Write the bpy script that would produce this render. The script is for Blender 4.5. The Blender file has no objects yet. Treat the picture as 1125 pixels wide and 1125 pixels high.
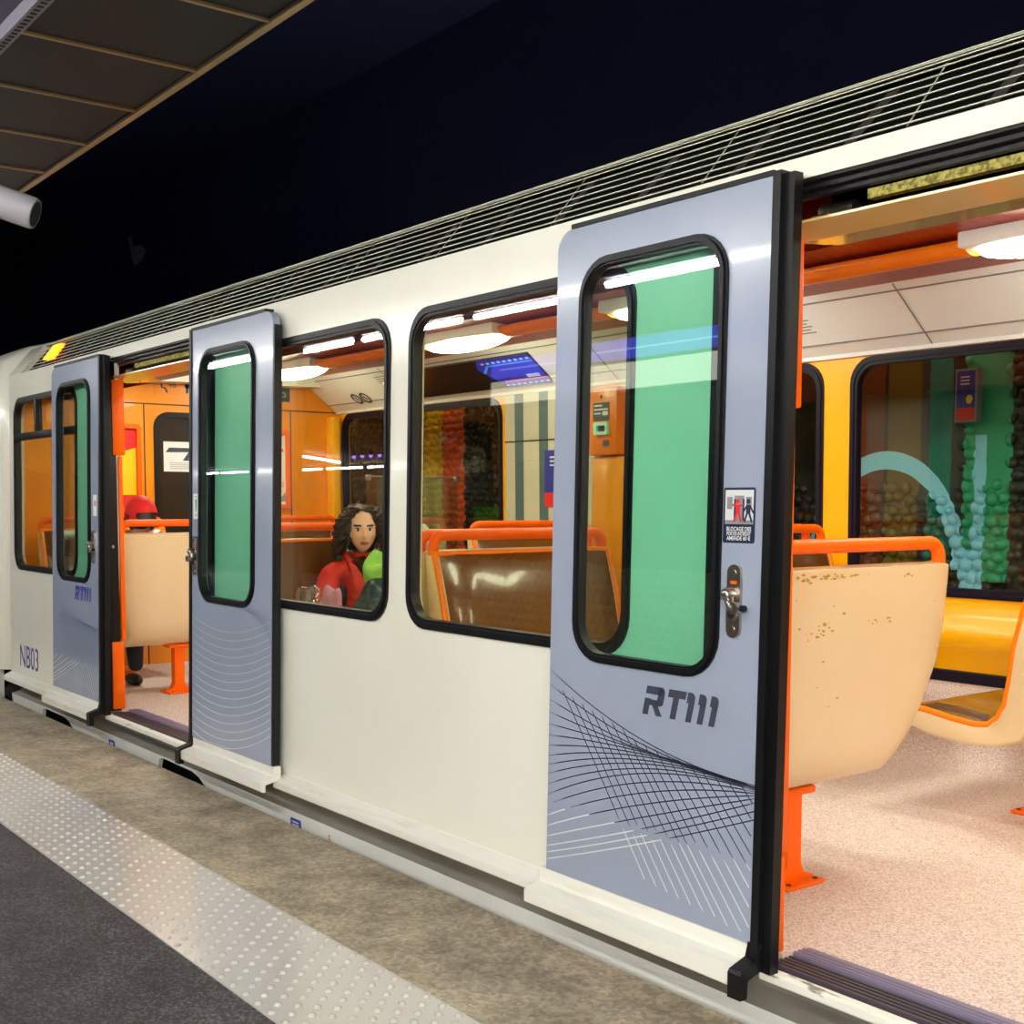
import bpy, bmesh, math, random
from mathutils import Vector, Matrix
from mathutils.geometry import delaunay_2d_cdt
random.seed(7)
C = bpy.context.scene.collection
sc = bpy.context.scene
PI = math.pi

# ------------------------------------------------------------------ camera
cam_d = bpy.data.cameras.new('camera'); cam = bpy.data.objects.new('camera', cam_d); C.objects.link(cam)
yaw, pit, rol = math.radians(37.4928), math.radians(4.3433), math.radians(0.0576)
_f = Vector((-math.cos(yaw), math.sin(yaw), 0)); _r = Vector((math.sin(yaw), math.cos(yaw), 0)); _u = Vector((0, 0, 1))
_F = _f * math.cos(pit) - _u * math.sin(pit); _U = _u * math.cos(pit) + _f * math.sin(pit)
_R = _r * math.cos(rol) + _U * math.sin(rol); _U = _U * math.cos(rol) - _r * math.sin(rol)
M = Matrix(((_R.x, _U.x, -_F.x, 0), (_R.y, _U.y, -_F.y, -2.336709), (_R.z, _U.z, -_F.z, 1.287343), (0, 0, 0, 1)))
cam.matrix_world = M
cam_d.sensor_width = 36; cam_d.sensor_fit = 'HORIZONTAL'
cam_d.lens = 1362.849 / 1125 * 36
cam_d.shift_y = (655.29 - 562.5) / 1125
cam_d.clip_start = 0.05
sc.camera = cam

# ------------------------------------------------------------------ world, exposure
w = bpy.data.worlds.new('world'); sc.world = w; w.use_nodes = True
w.node_tree.nodes['Background'].inputs[0].default_value = (0.10, 0.13, 0.30, 1)
w.node_tree.nodes['Background'].inputs[1].default_value = 0.02
sc.view_settings.view_transform = 'Standard'; sc.view_settings.look = 'None'
sc.view_settings.exposure = 0.38; sc.view_settings.gamma = 1.0
TUBE_E = 58.0        # platform fluorescent tubes
FILL_TUBE_E = 150.0        # unseen tubes added to light the carriage side
CEIL_E = 22.0        # carriage ceiling lamps, far row
NEAR_FILL_E = 20.0        # unseen near lamp row added to brighten the carriage

# ------------------------------------------------------------------ materials
def lin(c):
    if isinstance(c, str):
        c = [int(c[i:i+2], 16) / 255 for i in (0, 2, 4)]
    return tuple(x / 12.92 if x <= .04045 else ((x + .055) / 1.055) ** 2.4 for x in c) + (1,)
def nd(t, typ, **k):
    n = t.nodes.new(typ)
    for a, b in k.items(): setattr(n, a, b)
    return n
def mat(name, col, rough=.5, metal=0., spec=.5, col2=None, scale=8., detail=4., ramp=(.35, .7), bump=0., bscale=60., coat=0., stretch=None, nrough=.5):
    m = bpy.data.materials.new(name); m.use_nodes = True; t = m.node_tree; b = t.nodes['Principled BSDF']
    b.inputs['Base Color'].default_value = lin(col); b.inputs['Roughness'].default_value = rough
    b.inputs['Metallic'].default_value = metal; b.inputs['Specular IOR Level'].default_value = spec
    b.inputs['Coat Weight'].default_value = coat; b.inputs['Coat Roughness'].default_value = .05
    tc = nd(t, 'ShaderNodeTexCoord')
    src = tc.outputs['Object']
    if stretch:
        mp = nd(t, 'ShaderNodeMapping'); mp.inputs['Scale'].default_value = stretch
        t.links.new(src, mp.inputs['Vector']); src = mp.outputs['Vector']
    if col2 is not None:
        n = nd(t, 'ShaderNodeTexNoise'); n.inputs['Scale'].default_value = scale; n.inputs['Detail'].default_value = detail; n.inputs['Roughness'].default_value = nrough
        r = nd(t, 'ShaderNodeValToRGB'); r.color_ramp.elements[0].position = ramp[0]; r.color_ramp.elements[1].position = ramp[1]
        r.color_ramp.elements[0].color = lin(col); r.color_ramp.elements[1].color = lin(col2)
        t.links.new(src, n.inputs['Vector']); t.links.new(n.outputs['Fac'], r.inputs['Fac']); t.links.new(r.outputs['Color'], b.inputs['Base Color'])
    if bump:
        n2 = nd(t, 'ShaderNodeTexNoise'); n2.inputs['Scale'].default_value = bscale; n2.inputs['Detail'].default_value = 6
        bp = nd(t, 'ShaderNodeBump'); bp.inputs['Strength'].default_value = bump; bp.inputs['Distance'].default_value = .01
        t.links.new(src, n2.inputs['Vector']); t.links.new(n2.outputs['Fac'], bp.inputs['Height']); t.links.new(bp.outputs['Normal'], b.inputs['Normal'])
    return m
def emit(name, col, s):
    m = bpy.data.materials.new(name); m.use_nodes = True; t = m.node_tree
    b = t.nodes['Principled BSDF']; b.inputs['Base Color'].default_value = lin(col)
    b.inputs['Emission Color'].default_value = lin(col); b.inputs['Emission Strength'].default_value = s
    return m
def glass(name, tint, f0=.05, k=.9):
    m = bpy.data.materials.new(name); m.use_nodes = True; t = m.node_tree; t.nodes.clear()
    o = nd(t, 'ShaderNodeOutputMaterial'); mx = nd(t, 'ShaderNodeMixShader'); tr = nd(t, 'ShaderNodeBsdfTransparent'); gl = nd(t, 'ShaderNodeBsdfGlossy')
    tr.inputs['Color'].default_value = tint + (1,); gl.inputs['Roughness'].default_value = 0.0; gl.inputs['Color'].default_value = (1, 1, 1, 1)
    lw = nd(t, 'ShaderNodeLayerWeight'); lw.inputs['Blend'].default_value = .5
    p = nd(t, 'ShaderNodeMath', operation='POWER'); p.inputs[1].default_value = 5
    ma = nd(t, 'ShaderNodeMath', operation='MULTIPLY_ADD'); ma.inputs[1].default_value = k; ma.inputs[2].default_value = f0
    t.links.new(lw.outputs['Facing'], p.inputs[0]); t.links.new(p.outputs[0], ma.inputs[0]); t.links.new(ma.outputs[0], mx.inputs['Fac'])
    t.links.new(tr.outputs[0], mx.inputs[1]); t.links.new(gl.outputs[0], mx.inputs[2]); t.links.new(mx.outputs[0], o.inputs['Surface'])
    return m

m_white = mat('cream_paint', 'F6F5E6', .16, spec=.45, col2='F2F0DE', scale=1.5, coat=.25)
m_lip = mat('cream_sill_paint', 'F6F4E8', .3, col2='DDD3B8', scale=6, ramp=(.55, .85), stretch=(.4, 3, 3))
m_door = mat('grey_blue_paint', '99A3B6', .2, spec=.4, col2='A1AABD', scale=2, coat=.3)
m_mint = mat('mint_paint', 'A6F0CB', .3)
m_rub = mat('black_rubber', '0C0C0F', .42, spec=.35)
m_dark = mat('dark_recess', '0C0C10', .6)
m_darkmetal = mat('dark_track_metal', '2B292E', .4, metal=.6)
m_skirt = mat('skirt_paint', 'E6E7E0', .3, col2='DCDCD4', scale=3)
m_worn = mat('worn_white_nosing', 'F0EEE4', .5, col2='8E897C', scale=16, ramp=(.60, .68), stretch=(.6, 2, 2))
m_sill = mat('grooved_sill_metal', '5C5562', .35, metal=.5)
m_lav = mat('lavender_threshold', '8E86A3', .4, metal=.3)
m_slat = mat('grille_slat_metal', 'C9CBB4', .4, metal=.2)
m_black = mat('black_void', '050608', .9, spec=.1)
m_orange = mat('orange_paint', 'FF6800', .4, spec=.25)
m_orail = mat('orange_rail', 'FF8200', .32, spec=.3)
m_yellow = mat('yellow_laminate', 'FFB400', .32, coat=.2)
m_end = mat('amber_laminate', 'F2960A', .3, coat=.2, col2='EE9008', scale=3)
m_red = mat('red_ceiling', '9C2A04', .3, spec=.5)
m_cove = mat('white_cove_panel', 'F4F7FA', .35)
m_head = mat('beige_header', 'DDBB72', .15, coat=.5)
m_carpet = mat('carpet_floor', 'C4A798', .85, col2='EEDFD8', scale=170, detail=3, ramp=(.35, .62), bump=.25, bscale=260)
m_seat = mat('cream_seat_shell', 'E9CFA2', .33, col2='E5C898', scale=3, coat=.2)
m_wear = mat('worn_patch', 'B08A20', .7, col2='C49A36', scale=60)
m_cush = mat('brown_cushion', '6E430C', .22, coat=.3, col2='62390A', scale=5)
m_vio = mat('violet_black_frame', '181020', .5, spec=.2)
m_glass = glass('clear_glass', (.90, .90, .78), .06)
m_dglass = glass('door_glass', (.86, .93, .89), .075)
m_fglass = glass('far_glass', (.90, .92, .88), .02, .5)
m_chrome = mat('brushed_nickel', 'B5ADA2', .28, metal=1.)
m_ink = mat('dark_print', '3D4150', .5)
m_print_w = mat('white_print', 'D9DADA', .5)
m_print_b = mat('blue_grey_print', '77829F', .5)
m_navy = mat('navy_print', '1C2742', .4)
m_blue = mat('blue_print', '3344A8', .4)
m_blue2 = mat('number_blue', '3B3F9E', .4)
m_redp = mat('red_print', 'E3261C', .5)
m_green = mat('green_print', '12A45A', .5)
m_paper = mat('white_paper', 'E6E6E2', .6)
m_grey = mat('mid_grey', '8A8A8E', .5)
m_yelp = mat('yellow_print', 'F6D000', .5)
m_brush = mat('grainy_bar', 'B9AD55', .8, col2='6E6534', scale=90, ramp=(.4, .62), bump=.6, bscale=120)
m_tube = emit('tube_light', 'FFFDF4', TUBE_E)
m_tube2 = emit('added_tube_light', 'FFFDF4', FILL_TUBE_E)
m_lens = emit('lamp_lens', 'FBFFEC', CEIL_E)
m_lens2 = emit('added_near_lens', 'FBFFEC', NEAR_FILL_E)
m_beacon = emit('orange_beacon', 'FF8A10', 3.0)

# ------------------------------------------------------------------ mesh builder
class MB:
    def __init__(s, *mats): s.v = []; s.f = []; s.mi = []; s.mats = list(mats)
    def add(s, vs, fs, mi=0):
        o = len(s.v); s.v += [tuple(p) for p in vs]; s.f += [tuple(i + o for i in f) for f in fs]; s.mi += [mi] * len(fs); return s
    def bm(s, bm, mi=0):
        bm.verts.index_update(); s.add([v.co[:] for v in bm.verts], [[v.index for v in f.verts] for f in bm.faces], mi); bm.free(); return s
    def box(s, x0, x1, y0, y1, z0, z1, bev=0., mi=0, seg=2, mtx=None):
        b = bmesh.new(); bmesh.ops.create_cube(b, size=1)
        for v in b.verts: v.co = Vector(((x0 + x1) / 2 + v.co.x * (x1 - x0), (y0 + y1) / 2 + v.co.y * (y1 - y0), (z0 + z1) / 2 + v.co.z * (z1 - z0)))
        if bev: bmesh.ops.bevel(b, geom=b.edges[:], offset=bev, segments=seg, profile=.5, affect='EDGES')
        if mtx is not None: b.transform(mtx)
        return s.bm(b, mi)
    def prism_x(s, prof, x0, x1, mi=0, close=True):      # prof = (y,z) polygon swept along x
        n = len(prof); vs = [(x0, y, z) for y, z in prof] + [(x1, y, z) for y, z in prof]
        fs = [(i, (i + 1) % n, n + (i + 1) % n, n + i) for i in range(n if close else n - 1)]
        if close: fs += [tuple(range(n))[::-1], tuple(range(n, 2 * n))]
        return s.add(vs, fs, mi)
    def tube(s, path, r, seg=10, mi=0, cap=True, flat=None, closed=False):
        P = [Vector(p) for p in path]; n = len(P); vs = []; fs = []
        up = Vector((0, 0, 1)); prev = None
        for i, p in enumerate(P):
            if closed: d = P[(i + 1) % n] - P[i - 1]
            else: d = P[min(i + 1, n - 1)] - P[max(i - 1, 0)]
            d.normalize()
            a = d.cross(up) if prev is None else prev - d * prev.dot(d)
            if a.length < 1e-4: a = d.cross(Vector((0, 1, 0)))
            a.normalize(); prev = a; b = d.cross(a)
            ri = r[i] if isinstance(r, (list, tuple)) else r
            ra, rb = (ri, ri) if flat is None else flat
            for k in range(seg):
                t = 2 * PI * k / seg; vs.append(p + a * ra * math.cos(t) + b * rb * math.sin(t))
        for i in range(n if closed else n - 1):
            for k in range(seg):
                j = (i + 1) % n
                fs.append((i * seg + k, i * seg + (k + 1) % seg, j * seg + (k + 1) % seg, j * seg + k))
        if cap and not closed: fs += [tuple(range(seg))[::-1], tuple(range((n - 1) * seg, n * seg))]
        return s.add(vs, fs, mi)
    def cyl(s, a, b, r, seg=20, mi=0, r2=None): return s.tube([a, b], [r, r if r2 is None else r2], seg, mi)
    def ico(s, c, r, sub=2, mi=0, mtx=None):
        b = bmesh.new(); bmesh.ops.create_icosphere(b, subdivisions=sub, radius=1)
        rr_ = r if isinstance(r, (tuple, list)) else (r, r, r)
        for v in b.verts: v.co = Vector((v.co.x * rr_[0], v.co.y * rr_[1], v.co.z * rr_[2]))
        if mtx is not None: b.transform(mtx)
        for v in b.verts: v.co += Vector(c)
        return s.bm(b, mi)
    def plate(s, outer, holes, w0, w1, fn, mi=0, rim=True):   # CDT plate between offsets w0 (back) and w1 (front); fn(u,v,w)->xyz
        loops = [outer] + list(holes); vs = []; es = []
        for L in loops:
            o = len(vs); vs += [Vector(p) for p in L]; es += [(o + i, o + (i + 1) % len(L)) for i in range(len(L))]
        V, E_, F_, _, _, _ = delaunay_2d_cdt(vs, es, [], 0, 1e-6)
        def inside(L, x, y):
            c = False; q = len(L) - 1
            for i in range(len(L)):
                (xi, yi), (xj, yj) = L[i], L[q]
                if (yi > y) != (yj > y) and x < (xj - xi) * (y - yi) / (yj - yi) + xi: c = not c
                q = i
            return c
        keep = []
        for f in F_:
            x = sum(V[i].x for i in f) / len(f); y = sum(V[i].y for i in f) / len(f)
            if inside(outer, x, y) and not any(inside(h, x, y) for h in holes): keep.append(f)
        F_ = keep
        n = len(V)
        s.add([fn(p.x, p.y, w1) for p in V], [tuple(f) for f in F_], mi)
        if rim:
            s.add([fn(p.x, p.y, w0) for p in V], [tuple(f)[::-1] for f in F_], mi)
            for L in loops:
                m = len(L); s.add([fn(p[0], p[1], w0) for p in L] + [fn(p[0], p[1], w1) for p in L], [(i, (i + 1) % m, m + (i + 1) % m, m + i) for i in range(m)], mi)
        return s
    def build(s, name, parent=None, smooth=35, recalc=True, recenter=False):
        me = bpy.data.meshes.new(name); off = Vector((0, 0, 0))
        if recenter:
            xs = [p[0] for p in s.v]; ys = [p[1] for p in s.v]; zs = [p[2] for p in s.v]
            off = Vector(((min(xs) + max(xs)) / 2, (min(ys) + max(ys)) / 2, min(zs)))
        me.from_pydata([(p[0] - off.x, p[1] - off.y, p[2] - off.z) for p in s.v], [], s.f)
        for m in s.mats: me.materials.append(m)
        me.polygons.foreach_set('material_index', s.mi)
        if recalc:
            b = bmesh.new(); b.from_mesh(me); bmesh.ops.remove_doubles(b, verts=b.verts[:], dist=1e-6); bmesh.ops.recalc_face_normals(b, faces=b.faces[:]); b.to_mesh(me); b.free()
        if smooth:
            me.polygons.foreach_set('use_smooth', [True] * len(me.polygons)); me.set_sharp_from_angle(angle=math.radians(smooth))
        o = bpy.data.objects.new(name, me); C.objects.link(o); o.location = off
        if parent is not None:
            o.parent = parent; o.matrix_parent_inverse = world_of(parent).inverted()
        return o
def world_of(o):
    m = Matrix.LocRotScale(o.location, o.rotation_euler, o.scale)
    if o.parent is not None: m = world_of(o.parent) @ o.matrix_parent_inverse @ m
    return m
def rr(x0, x1, z0, z1, r, n=6):
    rs = r if isinstance(r, (tuple, list)) else (r,) * 4           # bl, br, tr, tl
    out = []
    for (cx, cz, a0, q) in ((x0 + rs[0], z0 + rs[0], PI, rs[0]), (x1 - rs[1], z0 + rs[1], 1.5 * PI, rs[1]), (x1 - rs[2], z1 - rs[2], 0, rs[2]), (x0 + rs[3], z1 - rs[3], .5 * PI, rs[3])):
        if q < 1e-5: out.append((cx, cz)); continue
        for i in range(n + 1):
            t = a0 + .5 * PI * i / n; out.append((cx + q * math.cos(t), cz + q * math.sin(t)))
    return out
def thing(name, label, cat, loc=(0, 0, 0), rotz=0., group=None):
    o = bpy.data.objects.new(name, None); C.objects.link(o); o.location = loc; o.rotation_euler = (0, 0, rotz); o.empty_display_size = .1
    return tag(o, label, cat, group)
def tag(o, label, cat, group=None, kind=None):
    o['label'] = label; o['category'] = cat
    if group: o['group'] = group
    if kind: o['kind'] = kind
    return o
def struct(o): o['kind'] = 'structure'; return o
def lab(o, s): o['label'] = s; return o
def dup(o, loc, rotz, label, parent=None):
    r = o.copy(); C.objects.link(r); r.location = loc; r.rotation_euler = (0, 0, rotz); r['label'] = label
    for ch in o.children:
        c = ch.copy(); C.objects.link(c); c.parent = r; c.matrix_parent_inverse = ch.matrix_parent_inverse.copy()
        for g in ch.children:
            d = g.copy(); C.objects.link(d); d.parent = c; d.matrix_parent_inverse = g.matrix_parent_inverse.copy()
    return r
def text_mesh(mb, body, size, fn, mi=0, align='CENTER', depth=0., sx=1., bold=0., spacing=1.):
    cu = bpy.data.curves.new('t', 'FONT'); cu.body = body; cu.size = size; cu.align_x = align; cu.align_y = 'CENTER'; cu.resolution_u = 3
    cu.offset = bold; cu.space_character = spacing
    o = bpy.data.objects.new('t', cu); C.objects.link(o)
    dg = bpy.context.evaluated_depsgraph_get(); me = bpy.data.meshes.new_from_object(o.evaluated_get(dg))
    mb.add([fn(v.co.x * sx, v.co.y) for v in me.vertices], [tuple(p.vertices) for p in me.polygons], mi)
    bpy.data.objects.remove(o); bpy.data.curves.remove(cu); bpy.data.meshes.remove(me)
def ribbon(mb, pts, wd, fn, mi=0):
    vs = []; n = len(pts)
    for i, p in enumerate(pts):
        a = pts[max(i - 1, 0)]; b = pts[min(i + 1, n - 1)]; dx, dz = b[0] - a[0], b[1] - a[1]; L = math.hypot(dx, dz) or 1
        wi = wd[i] if isinstance(wd, list) else wd
        nx, nz = -dz / L * wi / 2, dx / L * wi / 2
        vs += [fn(p[0] + nx, p[1] + nz), fn(p[0] - nx, p[1] - nz)]
    mb.add(vs, [(2 * i, 2 * i + 1, 2 * i + 3, 2 * i + 2) for i in range(n - 1)], mi)
def bez(p0, p1, p2, n=14):
    return [((1-t)**2*p0[0] + 2*t*(1-t)*p1[0] + t*t*p2[0], (1-t)**2*p0[1] + 2*t*(1-t)*p1[1] + t*t*p2[1]) for t in [i / n for i in range(n + 1)]]

TILT, ZB = .0208, .205
def B(z): return TILT * (z - ZB)
def side(u, v, w): return (u, B(v) - w, v)            # near side of the carriage; w = distance out of the body towards the platform
YF = 2.45                                              # inner face of the far side wall
def far(u, v, w): return (u, YF - TILT * .6 * (v - ZB) - w, v)
FLOOR = .15

# ================================================================== PLATFORM AND TUNNEL (the setting)
m_asph = mat('asphalt', '332F33', .5, col2='4E4A4D', scale=5, detail=6, bump=.5, bscale=200, ramp=(.30, .70))
m_conc = mat('stained_concrete', '7A6E5C', .65, col2='BFB198', scale=4.5, detail=14, ramp=(.30, .66), bump=.25, bscale=70, nrough=.72)
m_tact = mat('tactile_strip', 'D2CDC6', .2, spec=.6, metal=.2, col2='D4CFC8', scale=2.5)
m_ceilp = mat('mesh_ceiling_panel', '3A3A46', .5, metal=.2)
m_bar = mat('gilded_ceiling_bar', 'C9AC7E', .4, metal=.4)
m_alu = mat('perforated_aluminium', '8C8A98', .4, metal=.4)
m_house = mat('grey_violet_housing', '5C586A', .6)
m_wallk = mat('tunnel_black', '4E5684', .9, spec=.1)

def grain(m, scale, lo, hi, pos):
    """multiply the base colour by random little stones"""
    t = m.node_tree; b = t.nodes['Principled BSDF']; src = b.inputs['Base Color'].links[0].from_socket
    tc = nd(t, 'ShaderNodeTexCoord'); v = nd(t, 'ShaderNodeTexVoronoi'); v.inputs['Scale'].default_value = scale
    sp = nd(t, 'ShaderNodeSeparateColor'); r = nd(t, 'ShaderNodeValToRGB'); e = r.color_ramp.elements
    e[0].position = pos[0]; e[0].color = (lo, lo, lo, 1); e[1].position = pos[1]; e[1].color = (hi, hi, hi, 1)
    mx = nd(t, 'ShaderNodeMix', data_type='RGBA', blend_type='MULTIPLY'); mx.inputs['Factor'].default_value = 1
    t.links.new(tc.outputs['Object'], v.inputs['Vector']); t.links.new(v.outputs['Color'], sp.inputs[0]); t.links.new(sp.outputs[0], r.inputs[0])
    t.links.new(src, mx.inputs[6]); t.links.new(r.outputs[0], mx.inputs[7]); t.links.new(mx.outputs[2], b.inputs['Base Color'])
grain(m_asph, 150, .55, 2.6, (.45, .98)); grain(m_conc, 75, .78, 1.25, (.1, .95))
mb = MB(m_asph); mb.box(-40, 9, -13, -.985, -.25, 0); struct(mb.build('platform_floor', smooth=0))
mb = MB(m_conc)
for k in range(-12, 3):
    x0 = -2.933 + 2.95 * k; mb.box(x0 + .004, x0 + 2.946, -.585, -.06, -.30, 0, .004, seg=1)
mb.box(-38, 6, -.585, -.08, -1.2, -.012)
struct(mb.build('platform_edge', smooth=0))
mb = MB(m_tact); mb.box(-38, 6, -.985, -.585, -.2, .004)
def dome(x, y, z, r, h):
    vs = []; fs = []; K = 8
    for (q, hh) in ((1., 0), (.82, .62), (.48, .93)):
        for k in range(K): vs.append((x + r * q * math.cos(2*PI*k/K), y + r * q * math.sin(2*PI*k/K), z + h * hh))
    vs.append((x, y, z + h))
    for L in range(2):
        for k in range(K): fs.append((L*K + k, L*K + (k+1) % K, (L+1)*K + (k+1) % K, (L+1)*K + k))
    for k in range(K): fs.append((2*K + k, 2*K + (k+1) % K, 3*K))
    mb.add(vs, fs)
px = .075
for i in range(-170, 10):
    for j in range(11): dome(i * px * .5 * 2 + (px / 2 if j % 2 else 0), -.604 - j * .0365, .004, .0115, .0075)
struct(mb.build('tactile_strip', smooth=60, recalc=False))
mb = MB(mat('track_ballast', '15151A', .9, bump=.8, bscale=30)); mb.box(-40, 8, -.08, 4.2, -1.4, -1.15); struct(mb.build('track_bed', smooth=0))

# far tunnel wall: painted pebble relief, mural bands and pale-blue river, with window reflections painted in
def mural_material():
    m = bpy.data.materials.new('mural_pebbles_reflections'); m.use_nodes = True; t = m.node_tree; b = t.nodes['Principled BSDF']; b.inputs['Roughness'].default_value = .42
    tc = nd(t, 'ShaderNodeTexCoord'); sp = nd(t, 'ShaderNodeSeparateXYZ'); t.links.new(tc.outputs['Object'], sp.inputs[0])
    nz = nd(t, 'ShaderNodeTexNoise'); nz.inputs['Scale'].default_value = 9; t.links.new(tc.outputs['Object'], nz.inputs['Vector'])
    def math_(op, a, bb=None, c=None):
        n = nd(t, 'ShaderNodeMath', operation=op)
        for i, q in enumerate((a, bb, c)):
            if q is None: continue
            if isinstance(q, (int, float)): n.inputs[i].default_value = q
            else: t.links.new(q, n.inputs[i])
        return n.outputs[0]
    xj = math_('MULTIPLY_ADD', nz.outputs['Fac'], .03, sp.outputs['X']); xj = math_('SUBTRACT', xj, .015)
    z = sp.outputs['Z']
    base = nd(t, 'ShaderNodeValToRGB'); base.color_ramp.elements[0].color = lin('14170F'); base.color_ramp.elements[1].color = lin('3E4238')
    base.color_ramp.elements[0].position = .35; base.color_ramp.elements[1].position = .75
    n2 = nd(t, 'ShaderNodeTexNoise'); n2.inputs['Scale'].default_value = 5; t.links.new(tc.outputs['Object'], n2.inputs['Vector']); t.links.new(n2.outputs['Fac'], base.inputs['Fac'])
    cur = base.outputs['Color']
    def over(mask, col):
        nonlocal cur
        n = nd(t, 'ShaderNodeMix', data_type='RGBA'); t.links.new(mask, n.inputs['Factor']); t.links.new(cur, n.inputs[6]); n.inputs[7].default_value = lin(col); cur = n.outputs[2]
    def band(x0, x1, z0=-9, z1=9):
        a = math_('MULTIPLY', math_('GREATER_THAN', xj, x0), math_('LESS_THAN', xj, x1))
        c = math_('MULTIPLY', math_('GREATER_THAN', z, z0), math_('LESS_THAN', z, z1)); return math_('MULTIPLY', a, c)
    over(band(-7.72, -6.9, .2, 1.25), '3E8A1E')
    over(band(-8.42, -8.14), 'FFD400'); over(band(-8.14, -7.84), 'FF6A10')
    over(band(-4.21, -4.03, .8), '6E3206'); over(band(-4.01, -3.81, .75), '6C540A'); over(band(-3.76, -3.63, .9), '0C7868')  # orange, olive and teal: reflections in the far windows, painted as bands
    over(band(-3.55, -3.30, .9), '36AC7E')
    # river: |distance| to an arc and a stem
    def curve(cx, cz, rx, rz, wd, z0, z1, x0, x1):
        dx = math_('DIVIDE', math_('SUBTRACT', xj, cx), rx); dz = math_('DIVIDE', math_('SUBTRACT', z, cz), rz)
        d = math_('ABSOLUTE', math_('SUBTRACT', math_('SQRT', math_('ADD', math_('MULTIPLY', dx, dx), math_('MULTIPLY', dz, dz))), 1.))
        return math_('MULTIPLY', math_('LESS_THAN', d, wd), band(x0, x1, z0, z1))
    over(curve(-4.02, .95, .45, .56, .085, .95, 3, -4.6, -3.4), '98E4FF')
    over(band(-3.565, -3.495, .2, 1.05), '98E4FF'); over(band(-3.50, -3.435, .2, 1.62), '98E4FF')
    t.links.new(cur, b.inputs['Base Color'])
    return m
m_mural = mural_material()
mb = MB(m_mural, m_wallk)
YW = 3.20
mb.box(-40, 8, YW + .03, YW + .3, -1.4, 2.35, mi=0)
mb.box(-40, 8, YW + .02, YW + .3, 2.35, 4.9, mi=1)
rs = random.Random(3)
z = .3; row = 0
while z < 2.25:
    x = -10.2 + (row % 2) * .033
    while x < -2.2:
        big = rs.uniform(.026, .041)
        if x > -4.7 and z > 1.36 + .05 * math.sin(x * 9) and not -3.33 < x < -2.9 and not (abs(x + 3.55) < .03): x += .066; continue
        mb.ico((x + rs.uniform(-.012, .012), YW + .03, z + rs.uniform(-.012, .012)), (big * rs.uniform(.85, 1.2), .028, big * rs.uniform(.75, 1.05)), 2, 0)
        x += .066
    z += .056; row += 1
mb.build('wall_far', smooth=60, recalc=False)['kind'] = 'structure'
smd = MB(mat('grey_smudge', 'E8E8EE', .9))
smd.add([(-14.75 + .0, YW, 4.42), (-14.65, YW, 4.45), (-14.58, YW, 4.3), (-14.35, YW, 4.28), (-14.18, YW, 4.2), (-14.3, YW, 4.1), (-14.55, YW, 4.06), (-14.66, YW, 4.2)], [tuple(range(8))])
lab(smd.build('plaster_smudge', bpy.data.objects['wall_far'], smooth=0, recalc=False), 'pale grey smudge on the dark wall')
mb = MB(m_wallk); mb.box(-40, 8, -.6, 3.6, 4.9, 5.1); mb.box(-40, 8, -.66, -.6, 2.72, 5.1); mb.box(-40.3, -40, -13, 3.6, -1.4, 5.1)
struct(mb.build('ceiling', smooth=0))
# suspended ceiling over the platform: dark perforated panels between gilded bars
def mesh_panel_material():
    m = mat('perforated_panel', '34353F', .5, metal=.1); t = m.node_tree; b = t.nodes['Principled BSDF']
    tc = nd(t, 'ShaderNodeTexCoord'); mp = nd(t, 'ShaderNodeMapping'); mp.inputs['Scale'].default_value = (48, 48, 0)
    v = nd(t, 'ShaderNodeTexVoronoi'); v.inputs['Scale'].default_value = 1; v.inputs['Randomness'].default_value = 0
    r = nd(t, 'ShaderNodeValToRGB'); r.color_ramp.elements[0].color = lin('060609'); r.color_ramp.elements[1].color = lin('15151F'); r.color_ramp.elements[0].position = .30; r.color_ramp.elements[1].position = .36
    t.links.new(tc.outputs['Object'], mp.inputs[0]); t.links.new(mp.outputs[0], v.inputs['Vector']); t.links.new(v.outputs['Distance'], r.inputs[0]); t.links.new(r.outputs[0], b.inputs['Base Color'])
    return m
mb = MB(mesh_panel_material(), m_bar)
ZC = 2.632
mb.box(-14, 4, -1.24, -.69, ZC, ZC + .03, mi=0)
for k in range(-21, 14):
    x = -3.253 + .506 * k; mb.box(x - .007, x + .007, -1.24, -.69, ZC - .008, ZC + .002, mi=1)
mb.box(-14, 4, -.70, -.676, ZC - .012, ZC + .05, mi=1)
struct(mb.build('platform_ceiling', smooth=0))
mb = MB(m_alu, m_dark)
mb.box(-14, 4, -1.275, -1.24, ZC - .03, ZC + .02)
for k in range(0, 500): mb.box(-12 + k * .03, -12 + k * .03 + .014, -1.266, -1.249, ZC - .0312, ZC - .029, mi=1)
struct(mb.build('trim_1', smooth=0))
mb = MB(m_house); mb.box(-40, 9, -13, -1.275, ZC + .01, ZC + .15); struct(mb.build('platform_soffit', smooth=0))
mb = MB(mat('platform_back_wall', '24262C', .7)); mb.box(-40, 6, -13.3, -13, -.2, 2.8); struct(mb.build('wall_back', smooth=0))

mb = MB(mat('pebble_grey', '6E6A55', .35, col2='8C8468', scale=6)); rs = random.Random(8)
mb.box(-11, -3.2, -4.3, -3.95, -.01, .95)
z = .04; row = 0
while z < .95:
    x = -11 + (row % 2) * .045
    while x < -3.2:
        b_ = rs.uniform(.035, .058); mb.ico((x, -3.95, z), (b_ * rs.uniform(.85, 1.2), .035, b_ * rs.uniform(.75, 1.)), 1); x += .09
    z += .075; row += 1
o = mb.build('pebble_parapet', None, smooth=60, recalc=False); o['kind'] = 'structure'
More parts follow.
